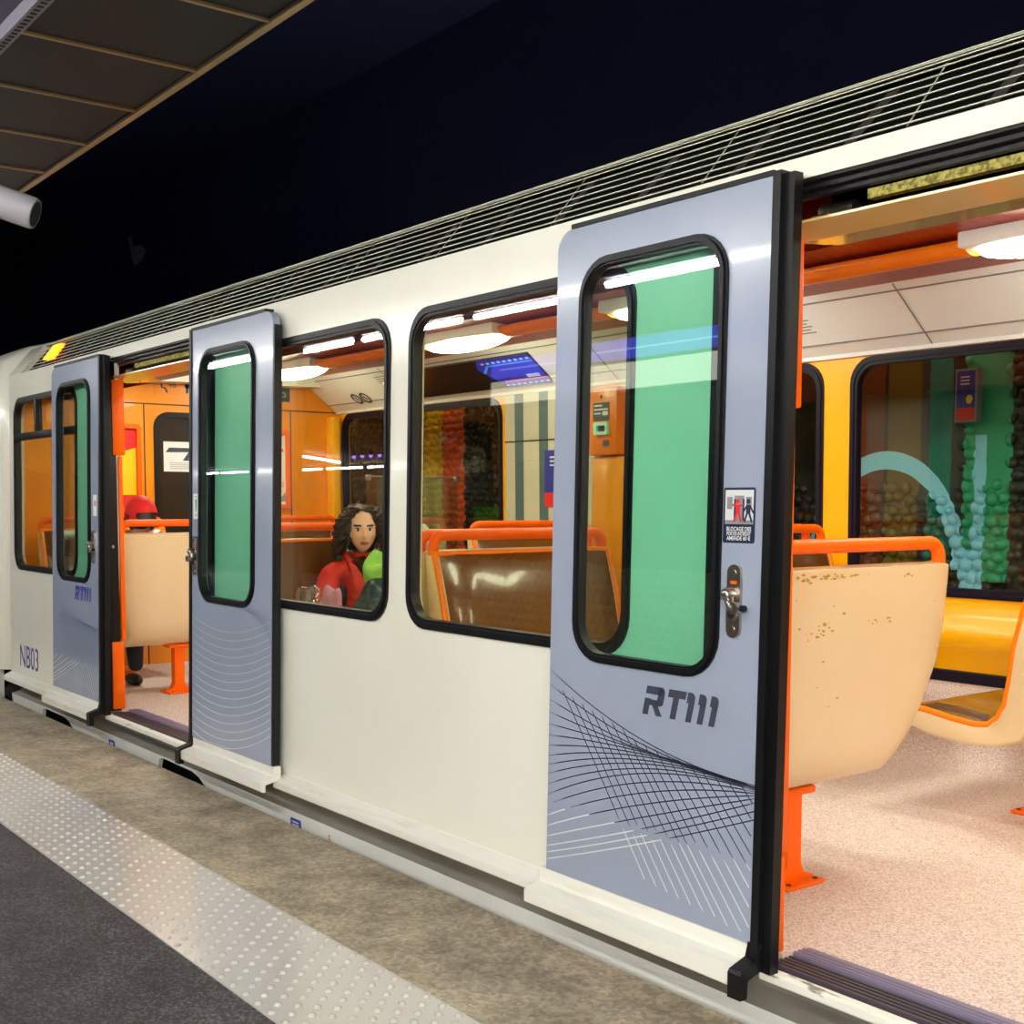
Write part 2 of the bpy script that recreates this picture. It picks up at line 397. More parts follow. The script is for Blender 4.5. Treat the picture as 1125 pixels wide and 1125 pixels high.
# fluorescent tube lamps over the platform
def tube_lamp(x0, L, y, z, rot, label, group, tm=m_tube):
    t = thing('tube_lamp', label, 'lamp', (x0, y, z + .045), rot, group)
    p = world_of(t)
    def T(mbb):
        mbb.v = [tuple(p @ Vector((a, b, c))) for a, b, c in mbb.v]; return mbb
    q = MB(tm); q.tube([(-L/2 + .03, 0, -.045), (L/2 - .03, 0, -.045)], .019, 12); T(q).build('tube', t)
    q = MB(m_alu); q.box(-L/2 + .01, L/2 - .01, -.03, .03, -.015, .03, .004, seg=1)
    for sgn in (-1, 1): q.box(sgn * (L/2 - .025) - .012, sgn * (L/2 - .025) + .012, -.018, .018, -.07, -.01, .003, seg=1)
    T(q).build('lamp_body', t, smooth=0)
    return t
for k in range(-4, 6):
    tube_lamp(-5.94 + 1.4 * k, 1.34, -2.30, 2.575, 0, 'bright fluorescent tube lamp in the row over the grey platform', 'tube lamps over the platform')
for k in range(0, 6):
    tube_lamp(-32.4 + 1.85 * k, 1.72, -11.9, 2.56, 0, 'fluorescent tube lamp in the far row reflected in the carriage windows', 'tube lamps of the far row')
for y in (-3.6, -4.6, -5.6, -6.6, -7.6, -8.6):  # unseen brighter rows added to even out light on the carriage side
    for k in range(5): tube_lamp(1.6 + 1.5 * k, 1.2, y, 2.575, 0, 'added unseen fluorescent tube lamp lighting the lower carriage side', 'added tube lamps beyond the view', m_tube2)
tube_lamp(-22.3, 2.3, -9.75, 2.56, math.atan2(-1.65, -1.3), 'single slanting tube lamp reflected above the far lamp row', None)

# ================================================================== THE METRO CARRIAGE
car = thing('metro_car', 'cream metro carriage with grey sliding doors standing open beside the platform', 'train', (-3.5, 1.2, -1.1))
XE = -8.50                                              # far end of the carriage
D0r, D2l, D1r, D3l = -6.625, -5.396, -2.0, -.77         # edges of the doorways
LW = .80
hole = lambda *a: rr(*a)
win_near = [(-8.37, -7.15), (-4.83, -3.80), (-3.665, -2.53), (.25, 1.4)]
WZ0, WZ1 = .858, 1.943
DT = 2.052
# --- near side panel, one sheet with the two doorways as notches and the windows as holes
outer = [(XE, .165), (D0r - .02, .165), (D0r - .02, DT), (D2l + .02, DT), (D2l + .02, .165), (D1r - .02, .165), (D1r - .02, DT), (D3l + .02, DT), (D3l + .02, .165), (2.2, .165), (2.2, 2.104), (XE, 2.104)]
mb = MB(m_white)
mb.plate(outer, [hole(a, b, WZ0, WZ1, .115) for a, b in win_near], -.055, 0., side)
# body sill lip along the closed stretches
def lip_prof(off, out):
    return [(B(.21) - off, .21), (B(.165) - off, .165), (-out + .012, .147), (-out, .140), (-out, .112), (-out + .02, .104), (.03, .104), (.03, .21)]
mb.build('side_panel', car, smooth=30)
for a, b in ((XE, D0r - LW), (D2l + LW, D1r - LW)):
    mb = MB(m_lip); mb.prism_x([(B(.18) + .002, .18), (B(.168) - .001, .168), (-.04, .150), (-.05, .143), (-.05, .116), (-.035, .108), (.04, .108), (.04, .18)], a, b)
    mb.build('body_sill', car, smooth=30)
# mint-painted faces of the side hidden behind the open door leaves
def pocket(edge_u, inner, sgn):
    """panel between a window's rounded end (edge_u) and the doorway; sgn = +1 when the window lies to its left"""
    r = .115; arc = lambda cz, a0, a1: [(edge_u - sgn * r + sgn * r * math.cos(a), cz + r * math.sin(a)) for a in [a0 + (a1 - a0) * i / 8 for i in range(9)]]
    L = [(edge_u - sgn * .14, .79), (edge_u - sgn * .14, WZ0)] + arc(WZ0 + r, -PI / 2, 0) + arc(WZ1 - r, 0, PI / 2) + [(edge_u - sgn * .14, WZ1), (edge_u - sgn * .14, 1.99)]
    return L + [(inner, 1.99), (inner, .79)]
for a, b, sg in ((-7.15, D0r - .33, 1), (-4.83, D2l + .12, -1), (-2.53, D1r - .24, 1), (.25, D3l + .12, -1)):
    mb = MB(m_mint); mb.plate(pocket(a, b, sg), [], -.001, .004, side)
    lab(mb.build('door_pocket_panel', car, smooth=0), 'mint green panel of the carriage side seen through an open door window')
for a, b in ((D0r - .33, D0r - .03), (D2l + .03, D2l + .12), (D1r - .24, D1r - .03), (D3l + .03, D3l + .12)):
    mb = MB(m_rub); mb.plate(rr(a, b, .79, 1.99, 0), [], -.001, .006, side); mb.build('doorway_edge_strip', car, smooth=0)
# --- skirt with step notches
mb = MB(m_skirt)
notches = []
for a, b in ((-7.80, -7.12), (-5.93, -5.26), (-2.9, -2.23)): notches.append(a)
def notch_poly(a, b): return [(b, -.34), (b, -.10), (b - .03, -.055), (b - .16, .005), (b - .24, .020), (a + .07, .024), (a + .03, .012), (a, -.06), (a, -.34)]
outer = [(XE + .07, .033)] + [(XE + .16, -.34)]
for a, b in ((-7.80, -7.12), (-5.93, -5.26)): outer += notch_poly(a, b)[::-1]
outer += [(2.2, -.34), (2.2, .033)]
mb.plate(outer, [], -.02, 0., lambda u, v, w_: (u, -.02 - w_, v))
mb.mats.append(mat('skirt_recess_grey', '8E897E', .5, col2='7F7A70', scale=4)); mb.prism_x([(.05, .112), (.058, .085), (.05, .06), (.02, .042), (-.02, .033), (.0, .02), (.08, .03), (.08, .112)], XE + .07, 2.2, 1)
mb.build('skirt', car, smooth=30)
mb = MB(m_dark)
for a, b in ((-7.80, -7.12), (-5.93, -5.26)): mb.box(a - .05, b + .05, .06, .35, -.4, .015)
mb.box(XE + .3, 2.2, .12, 2.3, -.5, .02)
mb.build('underframe', car, smooth=0)
for nm, x, z0, z1 in (('tread_mark', -6.571, -.085, .005), ('tread_mark', -4.459, -.085, .006)):
    mb = MB(m_blue, m_print_w); f2 = lambda a, b, x=x: (x + a, -.0215, b)
    mb.plate(rr(-.045, .045, z0, z1, .008, 3), [], -.0005, .001, lambda u, v, w_, x=x: (x + u, -.0202 - w_, v))
    if x < -5: text_mesh(mb, 'T', .075, lambda a, b, x=x: (x + a, -.0216, b - .04), 1, bold=.003)
    else:
        for q in (-.008, -.020): mb.plate(rr(-.028, .028, q - .003, q + .003, .001, 2), [], 0, .0004, lambda u, v, w_, x=x: (x + u, -.0214 - w_, v), 1)
        mb.ico((x, -.0212, -.052), (.022, .0006, .012), 2, 1)
    lab(mb.build('skirt_sticker', car, smooth=0, recalc=False), 'small blue sticker on the pale skirt')
mb = MB(m_redp); text_mesh(mb, '5', .05, lambda a, b: (-4.182 + a, -.0206, -.02 + b), 0); mb.build('skirt_number', car, smooth=0, recalc=False)
mb = MB(m_blue2)
text_mesh(mb, 'NB03', .205, lambda a, b: side(-8.10 + a, .288 + b, .0012), 0, sx=.86); mb.build('carriage_number', car, smooth=0, recalc=False)

# --- roof grille: slats in front of a dark void, top edge and cover
GY0, GZ0, GY1, GZ1 = .040, 2.110, .185, 2.286
mb = MB(m_black); mb.prism_x([(GY0 + .03, GZ0 - .01), (GY1 + .03, GZ1 - .02), (GY1 + .3, GZ1 - .02), (GY0 + .3, GZ0 - .01)], XE + .25, 2.2); mb.build('grille_backing', car, smooth=0)
mb = MB(m_slat)
for i in range(8):
    t = .035 + i / 7 * .95; y = GY0 + (GY1 - GY0) * t; z = GZ0 + (GZ1 - GZ0) * t
    mb.box(XE + .25, 2.2, y - .002, y + .003, z - .0014, z + .0014)
mb.box(XE + .25, 2.2, GY1 - .002, GY1 + .02, GZ1 + .001, GZ1 + .004)
x = XE + .6; rs = random.Random(5)
while x < 2.2:
    mb.add([(x, GY0 + .022, GZ0 + .006), (x + .006, GY0 + .022, GZ0 + .006), (x + .006, GY1 + .022, GZ1 - .004), (x, GY1 + .022, GZ1 - .004)], [(0, 1, 2, 3)])
    x += .62
mb.build('roof_grille', car, smooth=0)
mb = MB(mat('grille_bracket', '3C3538', .6))
x = XE + .5; mbk = mb.mats
while x < 2.2:
    mb = MB(*mbk); mb.add([(x, GY0 + .027, GZ0), (x + .035, GY0 + .027, GZ0), (x + .065, GY1 + .027, GZ1 - .022), (x + .03, GY1 + .027, GZ1 - .022)], [(0, 1, 2, 3)]); mb.box(x + .02, x + .03, GY0 + .02, GY0 + .03, GZ0 + .0, GZ0 + .01)
    mb.build('grille_bracket', car, smooth=0); x += .36
mb = MB(m_white)          # roof and the sloped cream fairing at the far end of the grille
mb.prism_x([(.04, 2.104), (GY0, GZ0), (GY1, GZ1 + .0), (.6, 2.42), (1.3, 2.47), (2.0, 2.42), (2.45, 2.2), (2.45, 2.14), (.10, 2.09)], XE, XE + .27)
mb.prism_x([(GY1 + .015, GZ1), (.6, 2.42), (1.3, 2.47), (2.0, 2.42), (2.5, 2.25), (2.5, 2.2), (2.0, 2.36), (1.3, 2.40), (.6, 2.36), (GY1 + .015, GZ1 - .003)], XE, 2.2)
mb.build('roof', car, smooth=40)
mb = MB(m_beacon, m_dark)
for k in range(9):
    t = .28 + k * .062; y = GY0 + (GY1 - GY0) * t - .004; z = GZ0 + (GZ1 - GZ0) * t
    mb.box(-7.86 - .004 * k, -7.72 - .004 * k, y - .012, y + .02, z - .005, z + .004)
lab(mb.build('side_beacon', car, smooth=0), 'lit orange indicator light in the roof grille')

# --- doorway header: cream band below, black runner tracks, grainy bar, mechanism void, beige header
def doorway(a, b):
    mb = MB(m_darkmetal)
    mb.prism_x([(.045, 2.052), (.045, 2.045), (.065, 2.041), (.065, 2.031), (.085, 2.028), (.085, 2.018), (.10, 2.016), (.10, 2.052)], a - .02, b + .02)
    mb.build('door_track', car, smooth=0)
    mb = MB(m_brush); mb.prism_x([(.105, 2.012), (.105, 1.990), (.13, 1.990), (.13, 2.012)], a + .17, b - .05); mb.build('brush_bar', car, smooth=0)
    mb = MB(m_black); mb.box(a, b, .19, .24, 1.95, 2.06); mb.box(a, b, .1, .24, 2.05, 2.06); mb.build('mechanism_cavity', car, smooth=0)
    mb = MB(m_chrome); mb.cyl((a + .02, .13, 1.99), (a + .12, .13, 1.985), .017, 12); mb.box(a + .0, a + .05, .11, .16, 1.955, 1.98, .004); mb.build('door_roller', car, smooth=40)
    mb = MB(m_head); mb.prism_x([(.055, 1.960), (.055, 1.954), (.148, 1.930), (.30, 1.945), (.30, 1.960)], a - .06, b + .06); mb.build('door_header', car, smooth=20)
    mb = MB(m_worn); mb.box(a - .0, b + .0, -.035, .0, .112, .140, .006); mb.build('step_nosing', car, smooth=0)
    mb = MB(m_sill)
    mb.box(a, b, .0, .15, .10, .132)
    for k in range(5): mb.box(a, b, .012 + k * .017, .020 + k * .017, .13, .145)
    mb.build('door_sill', car, smooth=0)
    mb = MB(m_lav)
    mb.box(a, b, .095, .16, .12, .149)
    for k in range(3): mb.box(a, b, .100 + k * .016, .108 + k * .016, .14, .1525)
    mb.build('threshold_strip', car, smooth=0)
doorway(D0r, D2l); doorway(D1r, D3l)
# orange door posts with their black seals
def jamb(x, s, wide):
    mb = MB(m_orange)
    z = [.155, .405, 1.515, 1.93] if not wide else [.155, .53, 1.535, 1.945]
    for i in range(3):
        zm = (z[i] + z[i + 1]) / 2; y0 = B(zm) + (.022 if not wide else (.055 if i == 1 else .012)); y1 = B(zm) + (.066 if not wide else .080)
        mb.box(*sorted((x - s * .085, x - s * (.004 if i != 1 else .008))), y0, y1, z[i] + .003, z[i + 1] - .003, .006)
    mb.build('door_post', car, smooth=30)
    mb = MB(m_rub); mb.box(*sorted((x - s * .10, x - s * .014)), .0, B(1.) + (.03 if not wide else .05), .15, 2.04, .006)
    mb.build('door_jamb_seal', car, smooth=30)
    mb = MB(m_chrome); mb.ico((x - s * .004, .030, 1.045), .010, 2); mb.build('jamb_stud', car)
jamb(D0r, 1, True); jamb(D1r, 1, False); jamb(D2l, -1, True); jamb(D3l, -1, False)

# --- window units of the near side: seal + pane
def window_unit(a, b, z0, z1, r, fn, seal_m, glass_m, name='side_window', off=0., wdt=.028, hopper=False):
    mb = MB(seal_m)
    mb.plate(rr(a - .006, b + .006, z0 - .006, z1 + .006, r), [rr(a + wdt, b - wdt, z0 + wdt, z1 - wdt, r - .022)], -.03, .008, fn)
    mb.plate(rr(a + .005, b - .005, z0 + .005, z1 - .005, r), [rr(a + .018, b - .018, z0 + .018, z1 - .018, r - .012)], .006, .013, fn)
    if hopper:
        zh = 1.70; mb.box(a + .01, b - .01, B(zh) - .012, B(zh) + .03, zh - .022, zh + .022, .004)
        mb.box(a + .44, a + .475, B(1.8) - .012, B(1.8) + .03, zh, z1 - .01, .004)
    s = mb.build(name, car, smooth=35)
    g = MB(glass_m); g.plate(rr(a + .02, b - .02, z0 + .02, z1 - .02, r - .015), [], -.012, -.006, fn); g.build('pane', s, smooth=0)
    return s
for i, (a, b) in enumerate(win_near): window_unit(a, b, WZ0, WZ1, .115, side, m_rub, m_glass, hopper=(i == 0))

# --- sliding door leaves standing open outside the body
RTM = [[(0, 0), (.030, 0), (.033, .012), (.048, .032), (.060, .032), (.074, 0), (.108, 0), (.090, .036), (.104, .050), (.106, .072), (.092, .088), (.016, .088), (.008, .066), (.076, .066), (.080, .060), (.074, .052), (.018, .052)]]
def rtm(mb, u0, z0, h, fn, mi=0):
    k = h / .088
    def P(pts): mb.plate(pts, [], 0, 0, lambda u, v, w_: fn(u0 + (u + v * .22) * k, z0 + v * k), mi, rim=False)
    P([(0, 0), (.024, 0), (.024, .050), (.000, .050)]); P([(0, .064), (.070, .064), (.070, .088), (0, .088)])
    P(rr(.052, .080, .030, .088, (0, .012, .018, 0), 4)); P([(.022, .030), (.060, .030), (.060, .048), (.022, .048)]); P([(.034, .032), (.058, .032), (.084, 0), (.058, 0)])
    P([(.094, .064), (.166, .064), (.166, .088), (.094, .088)]); P([(.116, 0), (.140, 0), (.140, .066), (.116, .066)])
    for q in (.172, .218, .264):
        P(rr(q, q + .031, .056, .088, (0, 0, .018, 0), 4)); P([(q + .008, 0), (q + .031, 0), (q + .031, .060), (q + .008, .060)])
def wave(style, fn):
    """thin printed curves on the lower half of a leaf; u runs 0..LW from the leaf's left edge"""
    a = MB(m_ink, m_print_w, m_print_b); W = LW
    dk = 0 if style == 'grid' else 2
    def env(t): return bez((.06, .745), (.40, .60), (W, .592), 20)[int(t * 20)]
    def put(pts, wd, mi):
        n = len(pts); ribbon(a, pts, [wd * (1 if .04 < i / n < .93 else .4) for i in range(n)], fn, mi)
    if style in ('grid', 'mirror'):
        KEY = [(.80, .60, .600), (.70, .60, .595), (.62, .635, .594), (.55, .645, .592), (.49, .632, .590), (.42, .610, .586), (.35, .52, .578), (.28, .405, .562), (.235, .360, .515)]
        def zip_pts(pts):
            lo = [p for p in pts if .225 < p[1] < .405]; hi = [p for p in pts if p[1] >= .40]
            if len(hi) > 1: put(hi, .0034, dk)
            if len(lo) > 1: put(lo, .0036, 1)
        for i in range(19):
            q = i / 18 * (len(KEY) - 1); k = min(int(q), len(KEY) - 2); f = q - k
            zl, zc, zr = [KEY[k][j] * (1 - f) + KEY[k + 1][j] * f for j in range(3)]
            zip_pts(bez((.002, zl), (.40, zc), (W - .002, zr), 30))
        for j in range(18):
            u_ = .06 + j * .043; e = env(min(1., (u_ - .06) / (W - .06)))
            st = 1. - .25 * j / 17
            pts = bez((u_, e[1]), (u_ + .12, e[1] - .15 * st), (u_ + .36, e[1] - .47 * st), 30)
            zip_pts([p for p in pts if p[0] < W - .002])
    else:
        for i in range(15):
            q = i / 14
            pts = bez((.002, .77 - .53 * q), (.38, .66 - .52 * q), (W - .002, .80 - .47 * q), 24)
            pts = [p for p in pts if p[1] > .21]
            if len(pts) > 2: put(pts, .0016 + .0030 * q, 1)
        for i in range(9):
            q = i / 8
            pts = bez((.30 + .3 * q, .86), (.52 + .24 * q, .82), (W - .002, .84 - .02 * i), 12); put(pts, .0016, 2)
    return a
def leaf(x0, edge, style, marks):
    """x0 = left edge of the leaf; edge = +1 when the rubber closing edge is on the right"""
    x1 = x0 + LW
    fn = lambda u, v, w_: side(u, v, .06 + w_)
    fu = lambda u, v: side(x0 + u, v, .0612)
    gx0 = x0 + .115 if edge > 0 else x0 + .095
    gx1 = gx0 + .538
    gz0, gz1 = .852, 1.950
    mb = MB(m_door)
    r = (.0, .0, .0, .06) if edge > 0 else (0, 0, .06, .0)
    mb.plate(rr(x0, x1, .205, 2.058, r, 6), [rr(gx0, gx1, gz0, gz1, .10)], -.032, 0., fn)
    d = mb.build('sliding_door', car, smooth=30)
    mb = MB(m_rub)
    mb.plate(rr(gx0 - .012, gx1 + .012, gz0 - .012, gz1 + .012, .112), [rr(gx0 + .014, gx1 - .014, gz0 + .014, gz1 - .014, .088)], -.022, .007, fn)
    mb.plate(rr(gx0 - .004, gx1 + .004, gz0 - .004, gz1 + .004, .105), [rr(gx0 + .008, gx1 - .008, gz0 + .008, gz1 - .008, .095)], .005, .013, fn)
    mb.build('window_seal', d, smooth=35)
    mb = MB(m_dglass); mb.plate(rr(gx0 + .006, gx1 - .006, gz0 + .006, gz1 - .006, .095), [], -.012, -.006, fn); mb.build('door_pane', d, smooth=0)
    # cream foot of the leaf with its outward sill
    mb = MB(m_lip)
    y0 = B(.2) - .06
    a, b = (x0 - .03, x1 - .01) if edge > 0 else (x0 + .0, x1 + .03)
    mb.prism_x([(y0 + .004, .205), (y0 - .0005, .203), (y0 - .001, .172), (y0 - .006, .163), (-.112, .152), (-.120, .146), (-.120, .112), (-.112, .106), (-.10, .106), (-.10, .135), (y0 + .03, .15), (y0 + .03, .205)], a, b)
    mb.build('door_sill_lip', d, smooth=25)
    # rubber closing edge with the boot at its foot
    xe = x1 if edge > 0 else x0
    s = edge
    mb = MB(m_rub)
    mb.plate([(xe, .165), (xe + s * .024, .165), (xe + s * .024, 2.066), (xe, 2.066)], [], -.035, .006, fn)
    mb.plate([(xe + s * .022, .14), (xe + s * .052, .14), (xe + s * .052, 2.06), (xe + s * .022, 2.06)], [], -.040, -.010, fn)
    mb.plate([(xe - s * .0, 2.058), (xe - s * LW * .92, 2.058), (xe - s * LW * .92, 2.070), (xe - s * .0, 2.070)], [], -.035, .006, fn)
    mb.prism_x([(-.06, .21), (-.070, .175), (-.126, .158), (-.132, .150), (-.132, .088), (-.108, .088), (-.105, .132), (-.045, .15), (-.03, .21)], *sorted((xe - s * .012, xe + s * .03)))
    mb.build('rubber_edge', d, smooth=30)
    xo = x0 if edge > 0 else x1
    if edge < 0:
      mb = MB(m_rub); mb.plate([(xo, .165), (xo - s * .012, .165), (xo - s * .012, 2.0), (xo, 2.0)], [], -.035, -.002, fn); mb.build('trailing_seal', d, smooth=0)
    # handle
    hx = x1 - .085 if edge > 0 else (x0 + gx0) / 2 - .004
    mb = MB(m_chrome, m_dark, m_orange)
    mb.plate(rr(hx - .022, hx + .022, .955, 1.135, .0215, 8), [], 0, .009, fn)
    P = lambda u, v, w_: Vector(fn(u, v, w_))
    for zz in (1.115, .975): mb.cyl(P(hx, zz, .006), P(hx, zz, .012), .008, 12)
    mb.plate(rr(hx - .009, hx + .011, 1.087, 1.095, .002, 3), [], .008, .0098, fn, 2)
    mb.tube([P(hx, 1.012, .008), P(hx, 1.012, .016)], .016, 16, 0); mb.tube([P(hx, 1.012, .0155), P(hx, 1.012, .0165)], .011, 14, 1)
    mb.tube([P(hx - .006, 1.062, .004), P(hx - .006, 1.062, .028)], [.017, .015], 16)
    mb.ico(P(hx - .006, 1.062, .030), (.0155, .010, .0155), 2)
    mb.tube([P(hx - .006, 1.062, .020), P(hx + .002, 1.040, .022), P(hx + .014 * s, 1.032, .024), P(hx + .024 * s, 1.030, .026)], [.012, .012, .013, .013], 12)
    mb.tube([P(hx + .024 * s, 1.030, .016), P(hx + .024 * s, 1.030, .036)], .0145, 14); mb.cyl(P(hx + .024 * s, 1.030, .022), P(hx + .05 * s, 1.030, .02), .008, 10, 1)
    lab(mb.build('door_handle', d, smooth=40), 'metal latch plate with a short crank lever')
    # printed curves
    wv = wave(style, fu)
    wv.build('wave_print', d, smooth=0, recalc=False)
    if marks == 'full' or marks == 'blue':
        mb = MB(m_ink if marks == 'full' else m_blue2); zq = .722 if marks == 'full' else .74
        rtm(mb, .395, zq, .078, fu, 0); mb.build('operator_lettering', d, smooth=0, recalc=False)
    # sticker above the handle
    if marks == 'full':
        sx = x0 + .720; mb = MB(m_navy, m_print_w, m_redp, m_grey)
        g = lambda u, v, k: side(sx + u, 1.256 + v, .0612 + k * .0003)
        def R_(u0, u1, v0, v1, k, mi, rad=.0): mb.plate(rr(u0, u1, v0, v1, rad, 3), [], 0, 0, lambda u, v, w_: g(u, v, k), mi, rim=False)
        R_(-.052, .052, -.068, .068, 0, 0, .006); R_(-.046, .046, -.022, .062, 1, 1)
        R_(-.040, -.022, .015, .045, 2, 3); R_(.022, .040, .015, .045, 2, 3); R_(-.016, .016, -.012, .048, 2, 3); R_(-.017, -.011, -.012, .04, 3, 0); R_(.011, .017, -.012, .04, 3, 0); R_(-.046, .046, -.022, -.012, 2, 3)
        def man(cx, mi, arms):
            mb.plate([(cx + .0065 * math.cos(t * PI / 6), .034 + .0065 * math.sin(t * PI / 6)) for t in range(12)], [], 0, 0, lambda u, v, w_: g(u, v, 4), mi, rim=False)
            R_(cx - .007, cx + .007, .004, .026, 4, mi, .003)
            for sg in (-1, 1):
                ribbon(mb, [(cx + sg * .003, .006), (cx + sg * .012, -.016)], .006, lambda u, v: g(u, v, 4.2), mi)
                ribbon(mb, [(cx + sg * .005, .023), (cx + sg * .018, .026 if arms else .005)], .005, lambda u, v: g(u, v, 4.2), mi)
        man(-.004, 2, True); man(.030, 0, False)
        for q, tx in enumerate(('BLOCAGE DES', 'PORTES INTERDIT', 'AMENDE 60 €')):
            text_mesh(mb, tx, .0135, lambda u, v, q=q: g(u, v - .034 - .0115 * q, 1), 1, sx=(.92, .72, .92)[q], bold=.0004)
        lab(mb.build('warning_sticker', d, smooth=0, recalc=False), 'dark blue warning sticker with a red figure blocking doors')
    else:
        sx = (x0 + gx0) / 2 - .004 if edge < 0 else x0 + .733; mb = MB(m_paper, m_green if edge < 0 else m_redp, m_grey)
        g = lambda u, v, k: side(sx + u, 1.265 + v, .0612 + k * .0003)
        def R_(u0, u1, v0, v1, k, mi, rad=.0): mb.plate(rr(u0, u1, v0, v1, rad, 3), [], 0, 0, lambda u, v, w_: g(u, v, k), mi, rim=False)
        R_(-.030, .030, -.055, .06, 0, 0, .003)
        if edge < 0:
            mb.plate([(-.009, .034), (.009, .034), (.005, -.022), (-.005, -.022)], [], 0, 0, lambda u, v, w_: g(u, v, 1), 1, rim=False); R_(-.006, .006, -.044, -.032, 1, 1, .005); R_(-.008, .008, .042, .047, 1, 1)
        else:
            R_(-.012, .004, .0, .03, 1, 1); R_(.008, .02, .0, .025, 1, 2)
        for q in range(4): R_(-.030, .030, -.068 - q * .012, -.061 - q * .012, 0, 2)
        lab(mb.build('door_sticker', d, smooth=0, recalc=False), 'small white sticker with a green exclamation mark' if edge < 0 else 'small white sticker with a red figure')
    return d
d = leaf(D1r - LW, 1, 'grid', 'full'); lab(d, 'nearest grey door leaf, printed with dark and white crossing curves')
d = leaf(D2l, -1, 'arcs', ''); lab(d, 'grey door leaf with only white curved lines, no lettering')
d = leaf(D0r - LW, 1, 'mirror', 'blue'); lab(d, 'farthest grey door leaf, with small blue lettering')
leaf(D3l, -1, 'arcs', '')

# --- interior shell
m_floor_in = m_carpet
mb = MB(m_carpet); mb.box(XE + .05, 2.2, .16, 2.5, .06, FLOOR); mb.box(XE + .05, D0r, .06, .16, .06, FLOOR); mb.box(D2l, D1r, .06, .16, .06, FLOOR)
# carpet turned up the foot of the far wall with a round cove
cv = [(2.5, .14)] + [(2.27 + .13 * math.sin(t), .15 + .13 - .13 * math.cos(t)) for t in [i * PI / 16 for i in range(9)]] + [(2.415, .545), (2.5, .545)]
mb.prism_x(cv, XE + .05, 2.2)
mb.build('carpet_floor', car, smooth=40)
win_far = [(-8.33, -7.66), (-7.53, -6.32), (-4.78, -3.80), (-3.635, -2.25), (-.6, .4), (.55, 1.6)]
FZ0, FZ1 = .885, 1.945
mb = MB(m_yellow)
mb.plate([(XE, .54), (2.2, .54), (2.2, 2.16), (XE, 2.16)], [rr(a, b, FZ0, FZ1, .12) for a, b in win_far], -.06, 0., far)
mb.build('far_wall_panel', car, smooth=30)
mb = MB(m_yellow)    # moulded ledge under the far windows
mb.prism_x([(2.45, .86), (2.435, .86), (2.43, .80), (2.39, .755), (2.375, .72), (2.40, .66), (2.425, .60), (2.43, .56), (2.45, .56)], -4.9, -2.3); mb.build('moulded_ledge', car, smooth=50)
mb = MB(m_vio); mb.box(XE + .05, 2.2, 2.405, 2.46, .515, .565, .004); mb.build('kick_strip', car, smooth=0)
for a, b in win_far: window_unit(a, b, FZ0, FZ1, .12, far, m_vio, m_fglass, name='far_window', wdt=.034)
# pillar capitals: orange-shaded heads on the yellow pillars
# cove panels with the white fascia above the far windows
cov = lambda u, v, w_: (u, 2.41 - .31 * v + w_ * -.607, 1.968 + .237 * v - w_ * .795)      # v 0..1 from window head up to ceiling
mb = MB(m_cove)
mb.prism_x([(2.45, 1.955), (2.41, 1.955), (2.405, 1.972), (2.10, 2.205), (2.10, 2.23), (2.45, 2.23)], XE + .1, 2.2)
mb.build('cove_panel', car, smooth=30)
mb = MB(m_grey)
for v in (.2, .86): mb.prism_x([cov(0, v, q)[1:] for q in (0, .004)] + [cov(0, v + .014, q)[1:] for q in (.004, 0)], XE + .1, 2.2)
for x in (-7.3, -5.2, -3.95, -3.2): mb.plate([(x, 0.03), (x + .006, .03), (x + .006, .97), (x, .97)], [], 0, .002, lambda u, v, w_: cov(u, v, w_ + .002))
mb.build('cove_seam', car, smooth=0)
def ring(cx, cv_, r0, r1, mi=0):
    n = 28; P_ = lambda r, t: cov(cx + r * math.cos(t), cv_ + r * math.sin(t) / .39, .0045)
    mb.add([P_(r0, 2*PI*i/n) for i in range(n)] + [P_(r1, 2*PI*i/n) for i in range(n)], [(i, (i+1) % n, n + (i+1) % n, n + i) for i in range(n)], mi)
for cx in (-4.02, -7.92, -7.80):
    mb = MB(m_ink)
    ring(cx, .30, .036, .056)
    ribbon(mb, [(cx - .03, .30 + .05), (cx + .03, .30 - .05)], .010, lambda a, b: cov(a, b, .0046))
    mb.plate(rr(cx - .006, cx + .006, .25, .37, .002, 2), [], 0, 0, lambda a, b, w_: cov(a, b, .0044), rim=False)
    mb.build('cove_pictogram', car, smooth=0, recalc=False)
mb = MB(m_ink, m_grey)
for k in range(5): mb.plate(rr(-3.88, -3.72 - .02 * (k % 2), .42 + k * .05, .437 + k * .05, 0), [], 0, 0, lambda a, b, w_: cov(a, b, .0045), 1, rim=False)
mb.build('cove_notice', car, smooth=0, recalc=False); mb = MB(m_ink, m_grey)
for k in range(7): mb.plate(rr(-7.45, -7.10 - .03 * (k % 3), .42 + k * .055, .44 + k * .055, 0), [], 0, 0, lambda a, b, w_: cov(a, b, .0045), 1, rim=False)
mb.build('cove_notice', car, smooth=0, recalc=False)
